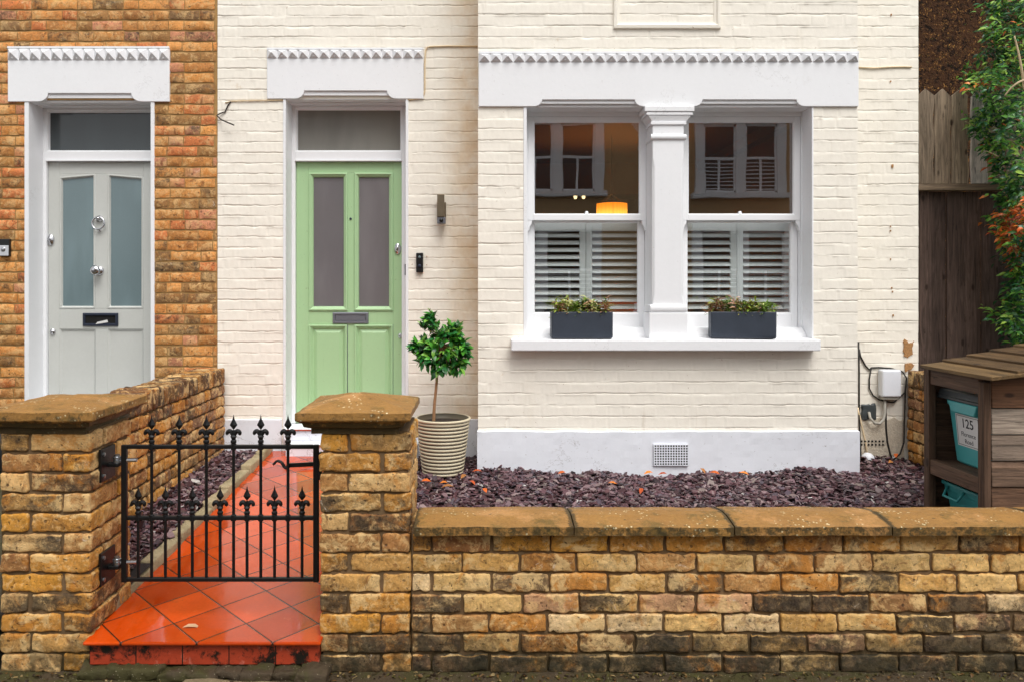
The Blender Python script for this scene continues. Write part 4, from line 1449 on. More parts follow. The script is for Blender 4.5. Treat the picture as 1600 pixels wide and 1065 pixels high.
# ------------------------------------------------------------------ iron gate
YG = 3.10
gx = lambda p: X(p, YG)
gz = lambda p: Z(p, YG)
gate = thing('gate', 'black wrought iron garden gate with spear finials between brick piers', 'gate', (gx(345), YG, PZ0))
mb = MB()
def bar(mb, a, b, t=.012): box(mb, a[0] - t, a[0] + t, YG - t, YG + t, a[1], b[1])
zt_, zm_, zb_ = gz(697), gz(808), gz(904)
xl, xr = gx(194.5), gx(494)
mbf = MB()
box(mbf, xl - .011, xl + .011, YG - .009, YG + .009, zb_ - .011, zt_ + .008)
box(mbf, xr - .011, xr + .011, YG - .009, YG + .009, zb_ - .011, zt_ + .008)
for z in (zt_, zm_, zb_): box(mbf, xl + .011, xr - .011, YG - .009, YG + .009, z - .008, z + .008)
mbf.build('gate_frame', M['black_iron'], gate, bevel=.003)
def finial(mb, x, z0):
    """spear head with two scrolls and collar, z0 = foot"""
    s = gz(648) - gz(693)
    s = abs(s)
    lathe(mb, [(.009, 0), (.012, s*.04), (.012, s*.10), (.008, s*.13), (.010, s*.2), (.013, s*.24), (.008, s*.30), (.007, s*.46)], (x, YG, z0), 'z', 10)
    hx, hy = .0155, .008
    zz = z0 + s * .47
    V = [(x, YG, zz), (x + hx, YG, zz + s*.17), (x, YG - hy, zz + s*.17), (x - hx, YG, zz + s*.17), (x, YG + hy, zz + s*.17),
         (x + .004, YG, zz + s*.38), (x, YG - .004, zz + s*.38), (x - .004, YG, zz + s*.38), (x, YG + .004, zz + s*.38), (x, YG, z0 + s * 1.02)]
    F = []
    for k in range(4):
        l = (k + 1) % 4
        F += [(0, 1+l, 1+k), (1+k, 1+l, 5+l, 5+k), (5+k, 5+l, 9)]
    mb.add(V, [f[::-1] for f in F])
    for sg in (-1, 1):
        P = []
        for k in range(12):
            t = k / 11
            an = -math.pi/2 + t * 1.35 * math.pi
            P.append((x + sg * (.004 + .0125 + .0125 * math.sin(an - .2) * .95), YG, z0 + s * .27 + .010 - .012 * math.cos(an + .6)))
        P = [(x, YG, z0 + s*.22), (x + sg*.006, YG, z0 + s*.33), (x + sg*.013, YG, z0 + s*.43), (x + sg*.021, YG, z0 + s*.42), (x + sg*.0255, YG, z0 + s*.36), (x + sg*.022, YG, z0 + s*.31)]
        tube(mb, curve_pts(P, 5), [.006 + .0025 * math.sin(i / 25 * 3.1) for i in range(26)], 8)
tall = [237, 280, 322.5, 365, 407.5, 450]
short = [216, 258.5, 300.5, 344, 386, 429, 472]
for p in tall:
    mb = MB(); x = gx(p)
    tube(mb, [(x, YG, zb_ + .006), (x, YG, gz(691))], .0060, 10)
    for z in (zm_, zt_): lathe(mb, [(.0068, -.014), (.011, -.011), (.011, .011), (.0068, .014)], (x, YG, z), 'z', 10)
    b = mb.build('bar', M['black_iron'], gate)
    mb = MB(); finial(mb, x, gz(692)); mb.build('finial', M['black_iron'], b)
for p in short:
    mb = MB(); x = gx(p)
    tube(mb, [(x, YG, zb_ + .006), (x, YG, gz(803))], .0060, 10)
    lathe(mb, [(.0068, -.014), (.011, -.011), (.011, .011), (.0068, .014)], (x, YG, zm_), 'z', 10)
    b = mb.build('bar', M['black_iron'], gate)
    mb = MB(); finial(mb, x, gz(803)); mb.build('finial', M['black_iron'], b)
mb = MB()
zl = gz(727)
hexa(mb, [(gx(447), YG + .012, zl - .010), (xr - .005, YG + .012, zl - .004), (xr - .005, YG + .022, zl - .004), (gx(447), YG + .022, zl - .010),
          (gx(447), YG + .012, zl + .006), (xr - .005, YG + .012, zl + .012), (xr - .005, YG + .022, zl + .012), (gx(447), YG + .022, zl + .006)])
tube(mb, curve_pts([(gx(450), YG + .017, zl - .006), (gx(444), YG + .017, gz(731)), (gx(438), YG + .017, gz(723)), (gx(431), YG + .017, gz(721)), (gx(425), YG + .017, gz(727))], 6),
     [.008] * 6 + [.007] * 6 + [.006] * 6 + [.005] * 6 + [.004], 8)
mb.build('latch_arm', M['black_iron'], gate, bevel=.002)
mb = MB()
box(mb, xr + .011, xr + .022, YG - .014, YG + .02, gz(748), gz(706))
tube(mb, [(xr + .011, YG, gz(715)), (xr + .034, YG, gz(715))], .007, 8); tube(mb, [(xr + .011, YG, gz(744)), (xr + .034, YG, gz(744))], .006, 8)
mb.build('latch_keeper', M['black_iron'], gate, bevel=.002)
for pz in (720, 879):
    z = gz(pz)
    mb = MB()
    box(mb, PLX1 - .001, PLX1 + .010, YG - .075, YG + .045, z - .068, z + .062)
    box(mb, PLX1 + .010, xl - .014, YG - .024, YG + .014, z - .018, z - .004)
    h = mb.build('hinge', M['black_iron'], gate, bevel=.002)
    mb = MB()
    xb = (PLX1 + xl) / 2 + .006
    lathe(mb, [(.012, -.004), (.014, .004), (.014, .014), (.012, .015), (.016, .019), (.016, .026), (.011, .028), (.011, .036), (.0001, .037)], (xb, YG - .006, z - .006), 'z', 14)
    mb.build('hinge_nut', M['zinc'], h)
    mb = MB(); tube(mb, [(xb + .012, YG, z + .004), (xl + .05, YG, z + .006)], .008, 8); mb.build('hinge_bolt', M['zinc'], h)
    for dy, dz in ((-.055, .04), (-.055, -.046)):
        mb = MB(); lathe(mb, [(.008, .010), (.008, .015), (.0001, .016)], (PLX1, YG + dy, z + dz), 'x', 10); mb.build('screw', M['zinc'], h)

# ------------------------------------------------------------------ potted bay tree
def leaves(mb, C, Dr, Nn, L, Wd, cols, fold=.25, curl=.12):
    """leaf blades: C base points, Dr directions, Nn up vectors (n,3)"""
    Dr = Dr / np.linalg.norm(Dr, axis=1, keepdims=True)
    Sd = np.cross(Dr, Nn); Sd /= np.maximum(np.linalg.norm(Sd, axis=1, keepdims=True), 1e-6)
    Up = np.cross(Sd, Dr)
    st = [(0, .04, 0), (.3, .85, .04), (.62, .95, .02), (1, .02, -.10)]
    n = len(C)
    V = np.zeros((n, 12, 3))
    for k, (t, w, h) in enumerate(st):
        mid = C + Dr * (t * L)[:, None] + Up * ((h + curl * (t - t * t) * 2 - curl * t) * L)[:, None]
        off = Sd * (w * Wd / 2)[:, None]; lift = Up * (w * Wd / 2 * fold)[:, None]
        V[:, k*3] = mid - off + lift; V[:, k*3+1] = mid; V[:, k*3+2] = mid + off + lift
    F1 = []
    for k in range(3):
        a = k * 3
        F1 += [(a, a+1, a+4, a+3), (a+1, a+2, a+5, a+4)]
    F1 = np.array(F1)
    F = (F1[None] + (np.arange(n) * 12)[:, None, None]).reshape(-1, 4)
    mb.add(V.reshape(-1, 3), F)
    mb.use_c = True
    cc = np.concatenate([np.asarray(cols, float), np.zeros((n, 1))], 1)
    mb.c[-1] = np.repeat(cc, 12, axis=0)

PY = 5.18
ptx = X(692, PY)
pot_t = thing('potted_tree', 'small round headed evergreen tree in cream ribbed pot beside the green door', 'potted tree', (ptx, PY, .215))
rt, rb, zt0, zb0 = .180, .132, Z(651, PY), .205
prof, colr = [], []
nrib = 15
H = zt0 - zb0
cr, dk = S(214, 202, 172), S(70, 62, 48)  # cream on the ribs, dark colour in the grooves
prof.append((.001, zb0)); colr.append(dk)
for k in range(nrib):
    for f, dr, cl in ((.02, -.0035, dk), (.16, -.0035, dk), (.30, .002, cr), (.55, .0045, cr), (.80, .003, cr), (.96, -.0025, dk)):
        z = zb0 + (k + f) / nrib * (H - .02)
        r_ = rb + (rt - rb) * ((z - zb0) / H) ** .85
        prof.append((r_ + dr, z)); colr.append(cl)
for r_, dz, cl in ((rt + .002, -.018, cr), (rt + .008, -.012, cr), (rt + .008, -.003, cr), (rt + .002, 0, cr), (rt - .012, -.002, dk), (rt - .018, -.05, S(120, 108, 88)), (rt - .02, -.06, dk)):
    prof.append((r_, zt0 + dz)); colr.append(cl)
mb = MB(); lathe(mb, prof, (ptx, PY, 0), 'z', 56, col=colr)
M['pot'] = pmat("ribbed_pot", (1, 1, 1), .5, .12, 9, .08, 60, .25, 60, attr=True)
mb.build('pot', M['pot'], pot_t, smooth=True)
mb = MB(); lathe(mb, [(rt - .017, zt0 - .035), (.1, zt0 - .028), (.0001, zt0 - .022)], (ptx, PY, 0), 'z', 32); mb.build('soil', M['soil'], pot_t)
ccx, ccz = X(690, PY), Z(541, PY)
mb = MB()
tp = [(X(677.5, PY), PY, zt0 - .04), (X(679, PY), PY, Z(630, PY)), (X(682, PY), PY, Z(600, PY)), (X(684, PY), PY, Z(570, PY)), (ccx, PY, ccz)]
tube(mb, curve_pts(tp, 6), [.0115 - .004 * i / 24 for i in range(25)], 10)
rg = np.random.default_rng(4)
tips = []
lobes = [(690, 543, .115, 36), (672, 512, .045, 8), (714, 556, .06, 12), (702, 520, .065, 12), (664, 545, .06, 11), (721, 541, .04, 6), (660, 560, .04, 5), (690, 572, .06, 8), (671, 498, .02, 4), (727, 549, .025, 4), (652, 540, .025, 4), (716, 568, .04, 4)]
for lpx, lpy, lr, cnt in lobes:
    for k in range(cnt):
        v = rg.normal(size=3); v /= np.linalg.norm(v)
        p = np.array([X(lpx, PY), PY, Z(lpy, PY)]) + v * lr * rg.uniform(.55, 1.02) * [1, 1.0, .95]
        tips.append(p)
for p in tips[::3]:
    q = np.array([ccx, PY, ccz]); mid = (p + q) / 2 + rg.normal(0, .012, 3)
    tube(mb, [tuple(q), tuple(mid), tuple(p)], [.004, .003, .002], 5)
mb.build('trunk', M['bark'], pot_t, smooth=True)
mb = MB()
C, D_, N_, L_, W_, cl = [], [], [], [], [], []
gp = [S(44, 112, 32), S(62, 140, 38), S(34, 92, 32), S(86, 164, 52), S(28, 74, 32), S(50, 128, 62), S(128, 182, 70)]
for p in tips:
    out = p - np.array([ccx, PY, ccz]); out /= max(np.linalg.norm(out), 1e-4)
    for k in range(rg.integers(6, 10)):
        d = out * .55 + rg.normal(0, .75, 3) + [0, -.15, .25]
        C.append(p + rg.normal(0, .010, 3)); D_.append(d)
        N_.append(np.array([0, -.45, 1]) + rg.normal(0, .35, 3)); L_.append(rg.uniform(.045, .075)); W_.append(rg.uniform(.023, .036))
        cl.append(np.array(gp[rg.integers(0, len(gp))]) * rg.uniform(.8, 1.2))
leaves(mb, np.array(C), np.array(D_), np.array(N_), np.array(L_), np.array(W_), cl)
mb.build('crown', M['leaf'], pot_t, smooth=True)

# ------------------------------------------------------------------ window boxes
def planter(label, px0, px1, rot, seed):
    yf_ = 5.115
    x0, x1 = X(px0, yf_), X(px1, yf_)
    cxm = (x0 + x1) / 2; w = x1 - x0; d = .135; z0 = zst + .007; h = Z(487.5, yf_) - z0
    t = thing('window_box', label, 'planter', (cxm, yf_ + d / 2, z0), 'window boxes on the bay sill')
    mb = MB()
    y0, y1 = yf_, yf_ + d
    th = .012; r = .010
    ring_o = [(x0 + r, y0), (x1 - r, y0), (x1, y0 + r), (x1, y1 - r), (x1 - r, y1), (x0 + r, y1), (x0, y1 - r), (x0, y0 + r)]
    def inset(p, a): return (cxm + (p[0]-cxm) * (1 - 2*a/w), (y0+y1)/2 + (p[1]-(y0+y1)/2) * (1 - 2*a/d))
    lv = [(.006, z0), (.001, z0 + .008), (0, z0 + .02), (0, z0 + h - .004), (.002, z0 + h), (th - .002, z0 + h), (th, z0 + h - .004), (th, z0 + h - .03)]
    V = [(*inset(p, a), z) for a, z in lv for p in ring_o]
    F = [tuple(range(7, -1, -1))]
    for i in range(len(lv) - 1):
        for k in range(8):
            l = (k + 1) % 8
            F.append((i*8+k, i*8+l, i*8+8+l, i*8+8+k))
    mb.add(V, F)
    mb.build('trough', M['slate_planter'], t)
    mb = MB(); box(mb, x0 + th + .001, x1 - th - .001, y0 + th + .001, y1 - th - .001, z0 + .06, z0 + h - .022); mb.build('soil', M['soil'], t)
    rg = np.random.default_rng(seed)
    mb = MB()
    C, D_, N_, L_, W_, cl = [], [], [], [], [], []
    pal = [S(132, 156, 58), S(164, 182, 74), S(104, 132, 52), S(186, 178, 92), S(150, 108, 72), S(196, 150, 122), S(84, 116, 48), S(216, 216, 148), S(120, 150, 60)]
    nr = 15
    for k in range(nr):
        p = np.array([x0 + .012 + (w - .024) * (k + .5) / nr + rg.normal(0, .008), rg.uniform(y0 + .022, y1 - .025), z0 + h - .02])
        tone = pal[rg.integers(0, len(pal))]
        m = rg.integers(50, 66)
        up = rg.uniform(.05, .10)
        for q in range(m):
            v = rg.normal(0, 1, 3); v[2] = abs(v[2]) * .75 + .12; v /= np.linalg.norm(v)
            C.append(p + np.array([0, 0, up * rg.random()]) + rg.normal(0, .008, 3)); D_.append(v); N_.append(np.array([0, 0, 1]) + rg.normal(0, .3, 3))
            L_.append(rg.uniform(.034, .062)); W_.append(rg.uniform(.008, .014))
            c = tone if rg.random() < .55 else pal[rg.integers(0, len(pal))]
            cl.append(np.array(c) * rg.uniform(.7, 1.25))
    leaves(mb, np.array(C), np.array(D_), np.array(N_), np.array(L_), np.array(W_), cl, fold=.5, curl=.2)
    mb.build('plants', M['leaf_soft'], t, smooth=True)
    t.rotation_euler = (0, 0, rot)
planter('dark slate window box set square on the sill below the left sash window', 862, 958, 0, 3)
planter('dark slate window box set askew on the sill below the right sash window', 1115, 1214, R(-9), 5)

# ------------------------------------------------------------------ fittings on the front wall
yw = YM - .004
t = thing('wall_light', 'brushed steel box wall light beside the green door', 'wall light', (X(689, yw), yw, Z(348, yw)))
mb = MB()
prism_y(mb, [(X(683, yw), Z(345, yw)), (X(697, yw), Z(345, yw)), (X(697, yw), Z(317, yw)), (X(683, yw), Z(317, yw))], yw - .03, yw)
mb.build('back_plate', M['bronze'], t, bevel=.002)
mb = MB()
yl = yw - .10
box(mb, X(683, yl), X(694, yl), yl, yw - .031, Z(339, yl), Z(303.5, yl))
o = mb.build('lamp_body', M['bronze'], t, bevel=.003)
mb = MB()
box(mb, X(683, yl), X(696, yl), yl + .006, yw - .031, Z(349, yl), Z(339.4, yl))
o = mb.build('sensor_base', M['grey_metal'], t, bevel=.002)
mb = MB(); lathe(mb, [(.014, .008), (.014, -.004), (.010, -.008), (.0001, -.010)], (X(689.5, yl), yl, Z(344, yl)), 'y', 18); mb.build('sensor_lens', M['black_plastic'], o, smooth=True)

t = thing('doorbell', 'slim black video doorbell on the cream wall', 'doorbell', (X(656, yw), yw, Z(426, yw)))
mb = MB(); box(mb, X(650.5, yw), X(661.5, yw), yw - .026, yw, Z(426, yw), Z(395.5, yw)); mb.build('housing', M['black_plastic'], t, bevel=.006, seg=3)
mb = MB(); lathe(mb, [(.010, -.026), (.010, -.028), (.007, -.0295), (.0001, -.030)], (X(656, yw), yw, Z(402, yw)), 'y', 18); mb.build('camera_lens', M['frost_blue'], t, smooth=True)
mb = MB(); lathe(mb, [(.013, -.026), (.013, -.0285), (.011, -.030), (.0001, -.030)], (X(656, yw), yw, Z(416, yw)), 'y', 20); mb.build('button', M['dark_metal'], t, smooth=True)
t = thing('doorbell', 'black and silver video doorbell on the bare brick wall', 'doorbell', (X(10, yw), yw, Z(401, yw)))
mb = MB(); box(mb, X(2, yw), X(18, yw), yw - .026, yw, Z(401, yw), Z(374, yw)); mb.build('housing', M['black_plastic'], t, bevel=.004)
mb = MB(); box(mb, X(3, yw), X(17, yw), yw - .030, yw - .0265, Z(400, yw), Z(384, yw)); fp = mb.build('face_plate', M['grey_plastic'], t, bevel=.002)
mb = MB(); lathe(mb, [(.017, -.030), (.017, -.0325), (.013, -.034), (.0001, -.034)], (X(9, yw), yw, Z(390, yw)), 'y', 20); mb.build('button', M['chrome'], fp, smooth=True)

def wire(name, label, pts, r, m, cat='cable', y=None):
    mb = MB()
    P = []
    for p in pts:
        yy = p[2] if len(p) > 2 else (y or yw)
        P.append((X(p[0], yy), yy - r * .6, Z(p[1], yy)))
    tube(mb, P, r, 8)
    return tag(mb.build(name, m, None, smooth=True), label, cat)
wire('cable', 'cream painted cable running round the right end of the door lintel', [(746, 73), (700, 72.5), (671, 73.5), (667, 75), (665, 80), (663.8, 100), (663.8, 142), (662, 149), (657, 154), (646, 155.5), (637, 156.5)], .0055, M['cream_cable'])
wire('cable', 'thin cream cable along the wall left of the green door lintel', [(352, 161, yw), (362, 159), (380, 158), (410, 157.5), (443, 157)], .004, M['cream_cable'])
wire('cable', 'frayed dark cable end sticking out at the joint of the two houses', [(361, 159), (356, 166), (352, 175), (344, 178, yw - .01), (339, 181, yw - .015), (345, 187, yw - .03), (356, 192, yw - .05), (366, 196, yw - .06)], .005, M['dark_twig'])
wire('cable', 'short cream cable across the wall right of the bay lintel', [(1341, 106), (1365, 107), (1388, 105.5), (1408, 105), (1424, 105.5)], .0055, M['cream_cable'])
# cable box and its wires
t = thing('cable_box', 'white plastic utility box on the wall by the bin store', 'utility box', (X(1386, yw), yw, Z(619, yw)))
mb = MB(); box(mb, X(1371, yw), X(1401, yw), yw - .07, yw, Z(618, yw), Z(576, yw)); bx = mb.build('cover', M['white_plastic'], t, bevel=.014, seg=4)
mb = MB(); box(mb, X(1373, yw), X(1399, yw), yw - .055, yw - .004, Z(622, yw), Z(618.2, yw)); mb.build('cable_gland', M['grey_conduit'], t, bevel=.003)
wire('cable', 'black cable hanging from the white utility box to the ground', [(1383, 620), (1383.5, 640), (1384, 668), (1386, 690), (1390, 706), (1393, 716, yw - .02)], .007, M['black_cable'])
wire('cable', 'black cable looping over and around the white utility box', [(1342, 545), (1344, 556), (1352, 571), (1358, 577), (1361, 574), (1372, 573.5), (1392, 575), (1410, 580), (1416, 590, yw - .02), (1414, 610, yw - .02), (1413, 650, yw - .02), (1412, 690, yw - .02), (1406, 708, yw - .03), (1397, 716, yw - .04)], .006, M['black_cable'])
wire('cable', 'black cable loop under the left side of the utility box', [(1361, 574), (1358, 592), (1358, 606), (1364, 617), (1374, 624), (1386, 627), (1396, 628), (1404, 621), (1413, 613)], .005, M['black_cable'])
wire('cable', 'dark cable running down the corner between bay and wall', [(1341, 534), (1342, 580), (1342, 630), (1343, 680), (1345, 716, yw - .03)], .006, M['black_cable'])
wire('cable', 'brown cable slanting down to the slate from the bay corner', [(1340, 636), (1346, 664), (1352, 690), (1356, 714, yw - .03)], .006, M['cream_cable'])
wire('conduit', 'grey bent conduit from the broken socket to the utility box', [(1357, 643, yw - .01), (1359, 652, yw - .03), (1366, 660, yw - .04), (1374, 661, yw - .04), (1380, 654, yw - .03), (1382, 644, yw - .02), (1382, 622, yw - .02)], .010, M['grey_conduit'], 'conduit')
mb = MB()
rough_brick(mb, (X(1346, yw), yw - .014, Z(654, yw)), (X(1368, yw), yw + .006, Z(631, yw)), .008, .008, .018, None, 44)
tag(mb.build('broken_socket', M['lid_grey'], None, smooth=True), 'broken grey socket plate left of the black cable', 'socket')
# worn patches on the wall: grey bare render, chipped paint
mb = MB()
def blob(mb, pts, y, th, n=1):
    q = []
    for i in range(len(pts)):
        a, b = pts[i], pts[(i + 1) % len(pts)]
        for k in range(n):
            t = k / n; j = 1.1 if n > 1 else 0
            q.append((a[0] + (b[0] - a[0]) * t + random.uniform(-j, j), a[1] + (b[1] - a[1]) * t + random.uniform(-j, j)))
    pts = q
    prism_y(mb, [(X(a, y), Z(b, y)) for a, b in pts], y - th, y + .01)
blob(mb, [(1343, 716), (1413, 716), (1413, 654), (1404, 657), (1396, 650), (1386, 656), (1372, 652), (1360, 660), (1343, 654)], YM - .005, .002, 4)
mb.build('render_patch', M['render_patch'], painted, bevel=.003)
mb = MB()
blob(mb, [(1413, 556), (1418, 558), (1426, 553), (1424, 543), (1429, 533), (1422, 536), (1413, 530), (1412, 545)], YM - .006, .002, 4)
blob(mb, [(1414, 580), (1424, 577), (1429, 569), (1420, 567), (1413, 569)], YM - .006, .002, 4)
M['bare_chip'] = pmat("bare_brick_chip", S(168, 124, 78), .85, .6, 60, .4, 110, .8, 60, .006)
mb.build('chipped_patch', M['bare_chip'], painted)
mb = MB()
for i in range(7):
    for j in range(2):
        xx, zz = X(1345 + i * 5.6, YM), Z(693.5 - j * 5.5, YM)
        box(mb, xx - .006, xx + .006, YM - .0135, YM + .002, zz - .0055, zz + .0055)
mb.build('air_brick', M['hole'], painted)
mb = MB()
lathe(mb, [(.045, -.012), (.042, .006), (.022, .026), (.0001, .032)], (X(1356, YM - .07), YM - .07, .225), 'z', 18)
tag(mb.build('pipe_cap', M['white_plastic'], None, smooth=True), 'small white dome cap on the slate below the brown cable', 'pipe cap')
# small rust spots and nail holes in the paint
mb = MB()
for a, b, s in ((1394, 260, .012), (1392, 24, .007), (1391, 128, .006), (1391, 354, .005), (1391, 361, .006), (1391, 405, .005), (1393, 450, .006), (1394, 456, .006), (1395, 493, .008), (667, 401, .004), (667, 414, .004)):
    xx, zz = X(a, YM), Z(b, YM)
    box(mb, xx - s * .5, xx + s * .5, YM - .009, YM, zz - s, zz + s)
mb.build('nail_hole', M['bare_chip'], painted)

# ------------------------------------------------------------------ bin store and bins
SX, SY0, SY1 = 2.468, 3.75, 4.26
bs = thing('bin_store', 'dark weathered timber recycling store with sloping board roof', 'bin store', (2.9, 4.0, .2))
ZG = .17
dkc = lambda f=1.: tuple(np.array(S(82, 62, 48)) * f)
for i, (a, b, c, d, e) in enumerate(((SX, SX + .036, SY0, SY0 + .05, .99), (SX, SX + .04, SY1 - .05, SY1, 1.01), (3.28, 3.35, SY0 + .02, SY0 + .07, 1.16), (3.28, 3.35, SY1 - .07, SY1 - .02, 1.16))):
    mb = MB(); box(mb, a, b, c, d, ZG, e, dkc(1.15 if i == 0 else 1))
    mb.build('corner_post', M['wood_v'], bs, bevel=.004)
mb = MB(); box(mb, SX + .005, SX + .045, SY0 + .051, SY1 - .051, .435, .515, dkc(1.35)); mb.build('cross_rail', M['wood_y'], bs, bevel=.004)
mb = MB(); box(mb, SX + .006, SX + .035, SY0 + .051, SY1 - .051, .925, 1.003, dkc(1.15)); mb.build('cross_rail', M['wood_y'], bs, bevel=.004)
mb = MB(); box(mb, SX + .047, 3.27, SY0 + .04, SY1 - .04, .485, .509, dkc(1.2)); mb.build('shelf', M['wood_y'], bs)
mb = MB()
z = .975
zs = [.99, .862, .734, .606, .478, .350, .222, .17]
for i in range(7):
    c = [S(108, 76, 54), S(146, 132, 118), S(128, 112, 98), S(106, 84, 68), S(98, 72, 54), S(92, 68, 50), S(88, 64, 48)][i]
    zt_i = zs[i] if i else .995
    hexa(mb, [(SX + .038, SY0 - .004, zs[i+1] + .004), (3.36, SY0 - .004, zs[i+1] + .004), (3.36, SY0 + .016, zs[i+1] + .004), (SX + .038, SY0 + .016, zs[i+1] + .004),
              (SX + .038, SY0 + .004, zt_i), (3.36, SY0 + .004, zt_i + (.12 if i == 0 else 0)), (3.36, SY0 + .018, zt_i + (.12 if i == 0 else 0)), (SX + .038, SY0 + .018, zt_i)], c)
mb.build('side_panel', M['wood_x'], bs, bevel=.003)
mb = MB()
for i in range(6):
    box(mb, SX + .043, 3.36, SY1 - .018 - .004 * (i % 2), SY1 - .001, .17 + i * .13, .17 + i * .13 + .1298, dkc(.9))
mb.build('side_panel', M['wood_x'], bs, bevel=.003)
mb = MB()
for i in range(7): box(mb, 3.36, 3.378 + .004 * (i % 2), SY0, SY1, .17 + i * .13, .17 + i * .13 + .1298, dkc(.9))
mb.build('back_panel', M['wood_y'], bs, bevel=.003)
mb = MB()
x = 2.418
k = 0
sl = math.tan(R(12))
zr = 1.008
while x < 3.40:
    w = .165
    z0 = zr + (x - 2.418) * sl
    lift = .016
    c = [S(102, 80, 50), S(84, 64, 40), S(92, 70, 44), S(80, 60, 38)][k % 4]
    rough = random.uniform(-.006, .006)
    a, b = x, x + w
    za, zb_ = z0 + lift, z0 + w * sl + .002
    hexa(mb, [(a, 3.625 + rough, za - .012), (b, 3.625 + rough, zb_ - .012), (b, 4.215, zb_ - .012), (a, 4.215 + rough, za - .012),
              (a, 3.625 + rough, za + .008), (b, 3.625 + rough, zb_ + .006), (b, 4.215, zb_ + .006), (a, 4.215 + rough, za + .008)], c)
    x += .128; k += 1
mb.build('roof', M['wood_y'], bs, bevel=.003)

def tub(name, label, x0, x1, y0, y1, z0, z1, tp, m, cat):
    t = thing(name, label, cat, ((x0+x1)/2, (y0+y1)/2, z0))
    mb = MB()
    def lp(i, z, r=.035):
        a, b, c, d = x0 + i, x1 - i, y0 + i, y1 - i
        P = []
        for cx_, cy_, s in ((a + r, c + r, 180), (b - r, c + r, 270), (b - r, d - r, 0), (a + r, d - r, 90)):
            for q in range(5):
                an = R(s + q * 22.5); P.append((cx_ + r * math.cos(an), cy_ + r * math.sin(an), z))
        return P
    lv = [(tp + .012, z0), (tp, z0 + .012), (tp * .1 + .014, z1 - .045), (.012, z1 - .044), (.010, z1 - .02), (0, z1 - .018), (0, z1 - .003), (.003, z1), (.010, z1), (.018, z1 - .03), (tp + .016, z0 + .016)]
    V = [p for i, z in lv for p in lp(i, z)]
    n = 20
    F = [tuple(range(n - 1, -1, -1))]
    for i in range(len(lv) - 1):
        for k in range(n):
            l = (k + 1) % n
            F.append((i*n+k, i*n+l, i*n+n+l, i*n+n+k))
    F.append(tuple((len(lv)-1)*n + k for k in range(n)))
    mb.add(V, F)
    mb.build('body', m, t, smooth=False, bevel=.002)
    return t
bz0, bz1 = .511, .866
bx0, by0, by1 = 2.545, 3.850, 4.228
ub = tub('recycling_bin', 'teal lidded recycling bin labelled 125 on the store shelf', bx0, bx0 + .33, by0, by1, bz0, bz1, .045, M['teal'], 'recycling bin')
mb = MB()
hexa(mb, [(bx0 - .014, by0 - .012, bz1 + .002), (bx0 + .34, by0 - .012, bz1 + .002), (bx0 + .34, by1 + .014, bz1 + .002), (bx0 - .014, by1 + .014, bz1 + .002),
          (bx0 - .004, by0 - .004, bz1 + .034), (bx0 + .33, by0 - .004, bz1 + .034), (bx0 + .33, by1 + .006, bz1 + .034), (bx0 - .004, by1 + .006, bz1 + .034)])
box(mb, bx0 - .018, bx0 + .344, by0 - .016, by1 + .018, bz1 - .014, bz1 + .0015)
mb.build('lid', M['lid_grey'], ub, bevel=.005)
mb = MB()
hexa(mb, [(bx0 - .012, 3.93, bz1 - .075), (bx0 + .012, 3.93, bz1 - .075), (bx0 + .012, 4.12, bz1 - .075), (bx0 - .012, 4.12, bz1 - .075),
          (bx0 - .016, 3.90, bz1 - .016), (bx0 + .012, 3.90, bz1 - .016), (bx0 + .012, 4.15, bz1 - .016), (bx0 - .016, 4.15, bz1 - .016)])
mb.build('handle', M['teal'], ub, bevel=.006)
# printed label on the sloping front (faces -x)
def onface(y, z): return bx0 + .045 + .002 + (.0145 - .045 + .0) * (z - bz0) / (bz1 - bz0 - .045)
la0, la1, lz0, lz1 = 3.938, 4.132, .612, .782
def quadlab(mb, y0, y1, z0, z1, off, th=.0012):
    hexa(mb, [(onface(0, z0) - off - th, y0, z0), (onface(0, z0) - off, y0, z0), (onface(0, z0) - off, y1, z0), (onface(0, z0) - off - th, y1, z0),
              (onface(0, z1) - off - th, y0, z1), (onface(0, z1) - off, y0, z1), (onface(0, z1) - off, y1, z1), (onface(0, z1) - off - th, y1, z1)])
mb = MB(); quadlab(mb, la0, la1, lz0, lz1, .001); lab = mb.build('address_label', M['paper'], ub)
mb = MB()
e, wl = .007, .0022
for a in ((la0+e, la1-e, lz0+e, lz0+e+wl), (la0+e, la1-e, lz1-e-wl, lz1-e), (la0+e, la0+e+wl, lz0+e+wl, lz1-e-wl), (la1-e-wl, la1-e, lz0+e+wl, lz1-e-wl)):
    quadlab(mb, *a, .0022, .0006)
mb.build('label_border', M['ink'], lab)
def text_on(txt, yc, zc, size, parent, name, bold=.0):
    cu = bpy.data.curves.new(name, 'FONT'); cu.body = txt; cu.size = size; cu.align_x = 'CENTER'; cu.align_y = 'CENTER'; cu.extrude = .0003; cu.offset = bold
    o = bpy.data.objects.new("text_tmp", cu); COL.objects.link(o)
    dg = bpy.context.evaluated_depsgraph_get()
    me = bpy.data.meshes.new_from_object(o.evaluated_get(dg))
    bpy.data.objects.remove(o)
    sx = (onface(0, lz1) - onface(0, lz0)) / (lz1 - lz0)
    for v in me.vertices:
        a, b, c = v.co
        z = zc + b
        v.co = (onface(0, z) - .0027 - c, yc - a, z)
    me.materials.clear(); me.materials.append(M['ink'])
    r = bpy.data.objects.new(name, me); COL.objects.link(r); attach(r, parent)
text_on("125", (la0 + la1) / 2, .735, .068, lab, 'house_number', .0006)
text_on("Florence", (la0 + la1) / 2, .678, .034, lab, 'street_name')
text_on("Road", (la0 + la1) / 2, .641, .034, lab, 'street_name')
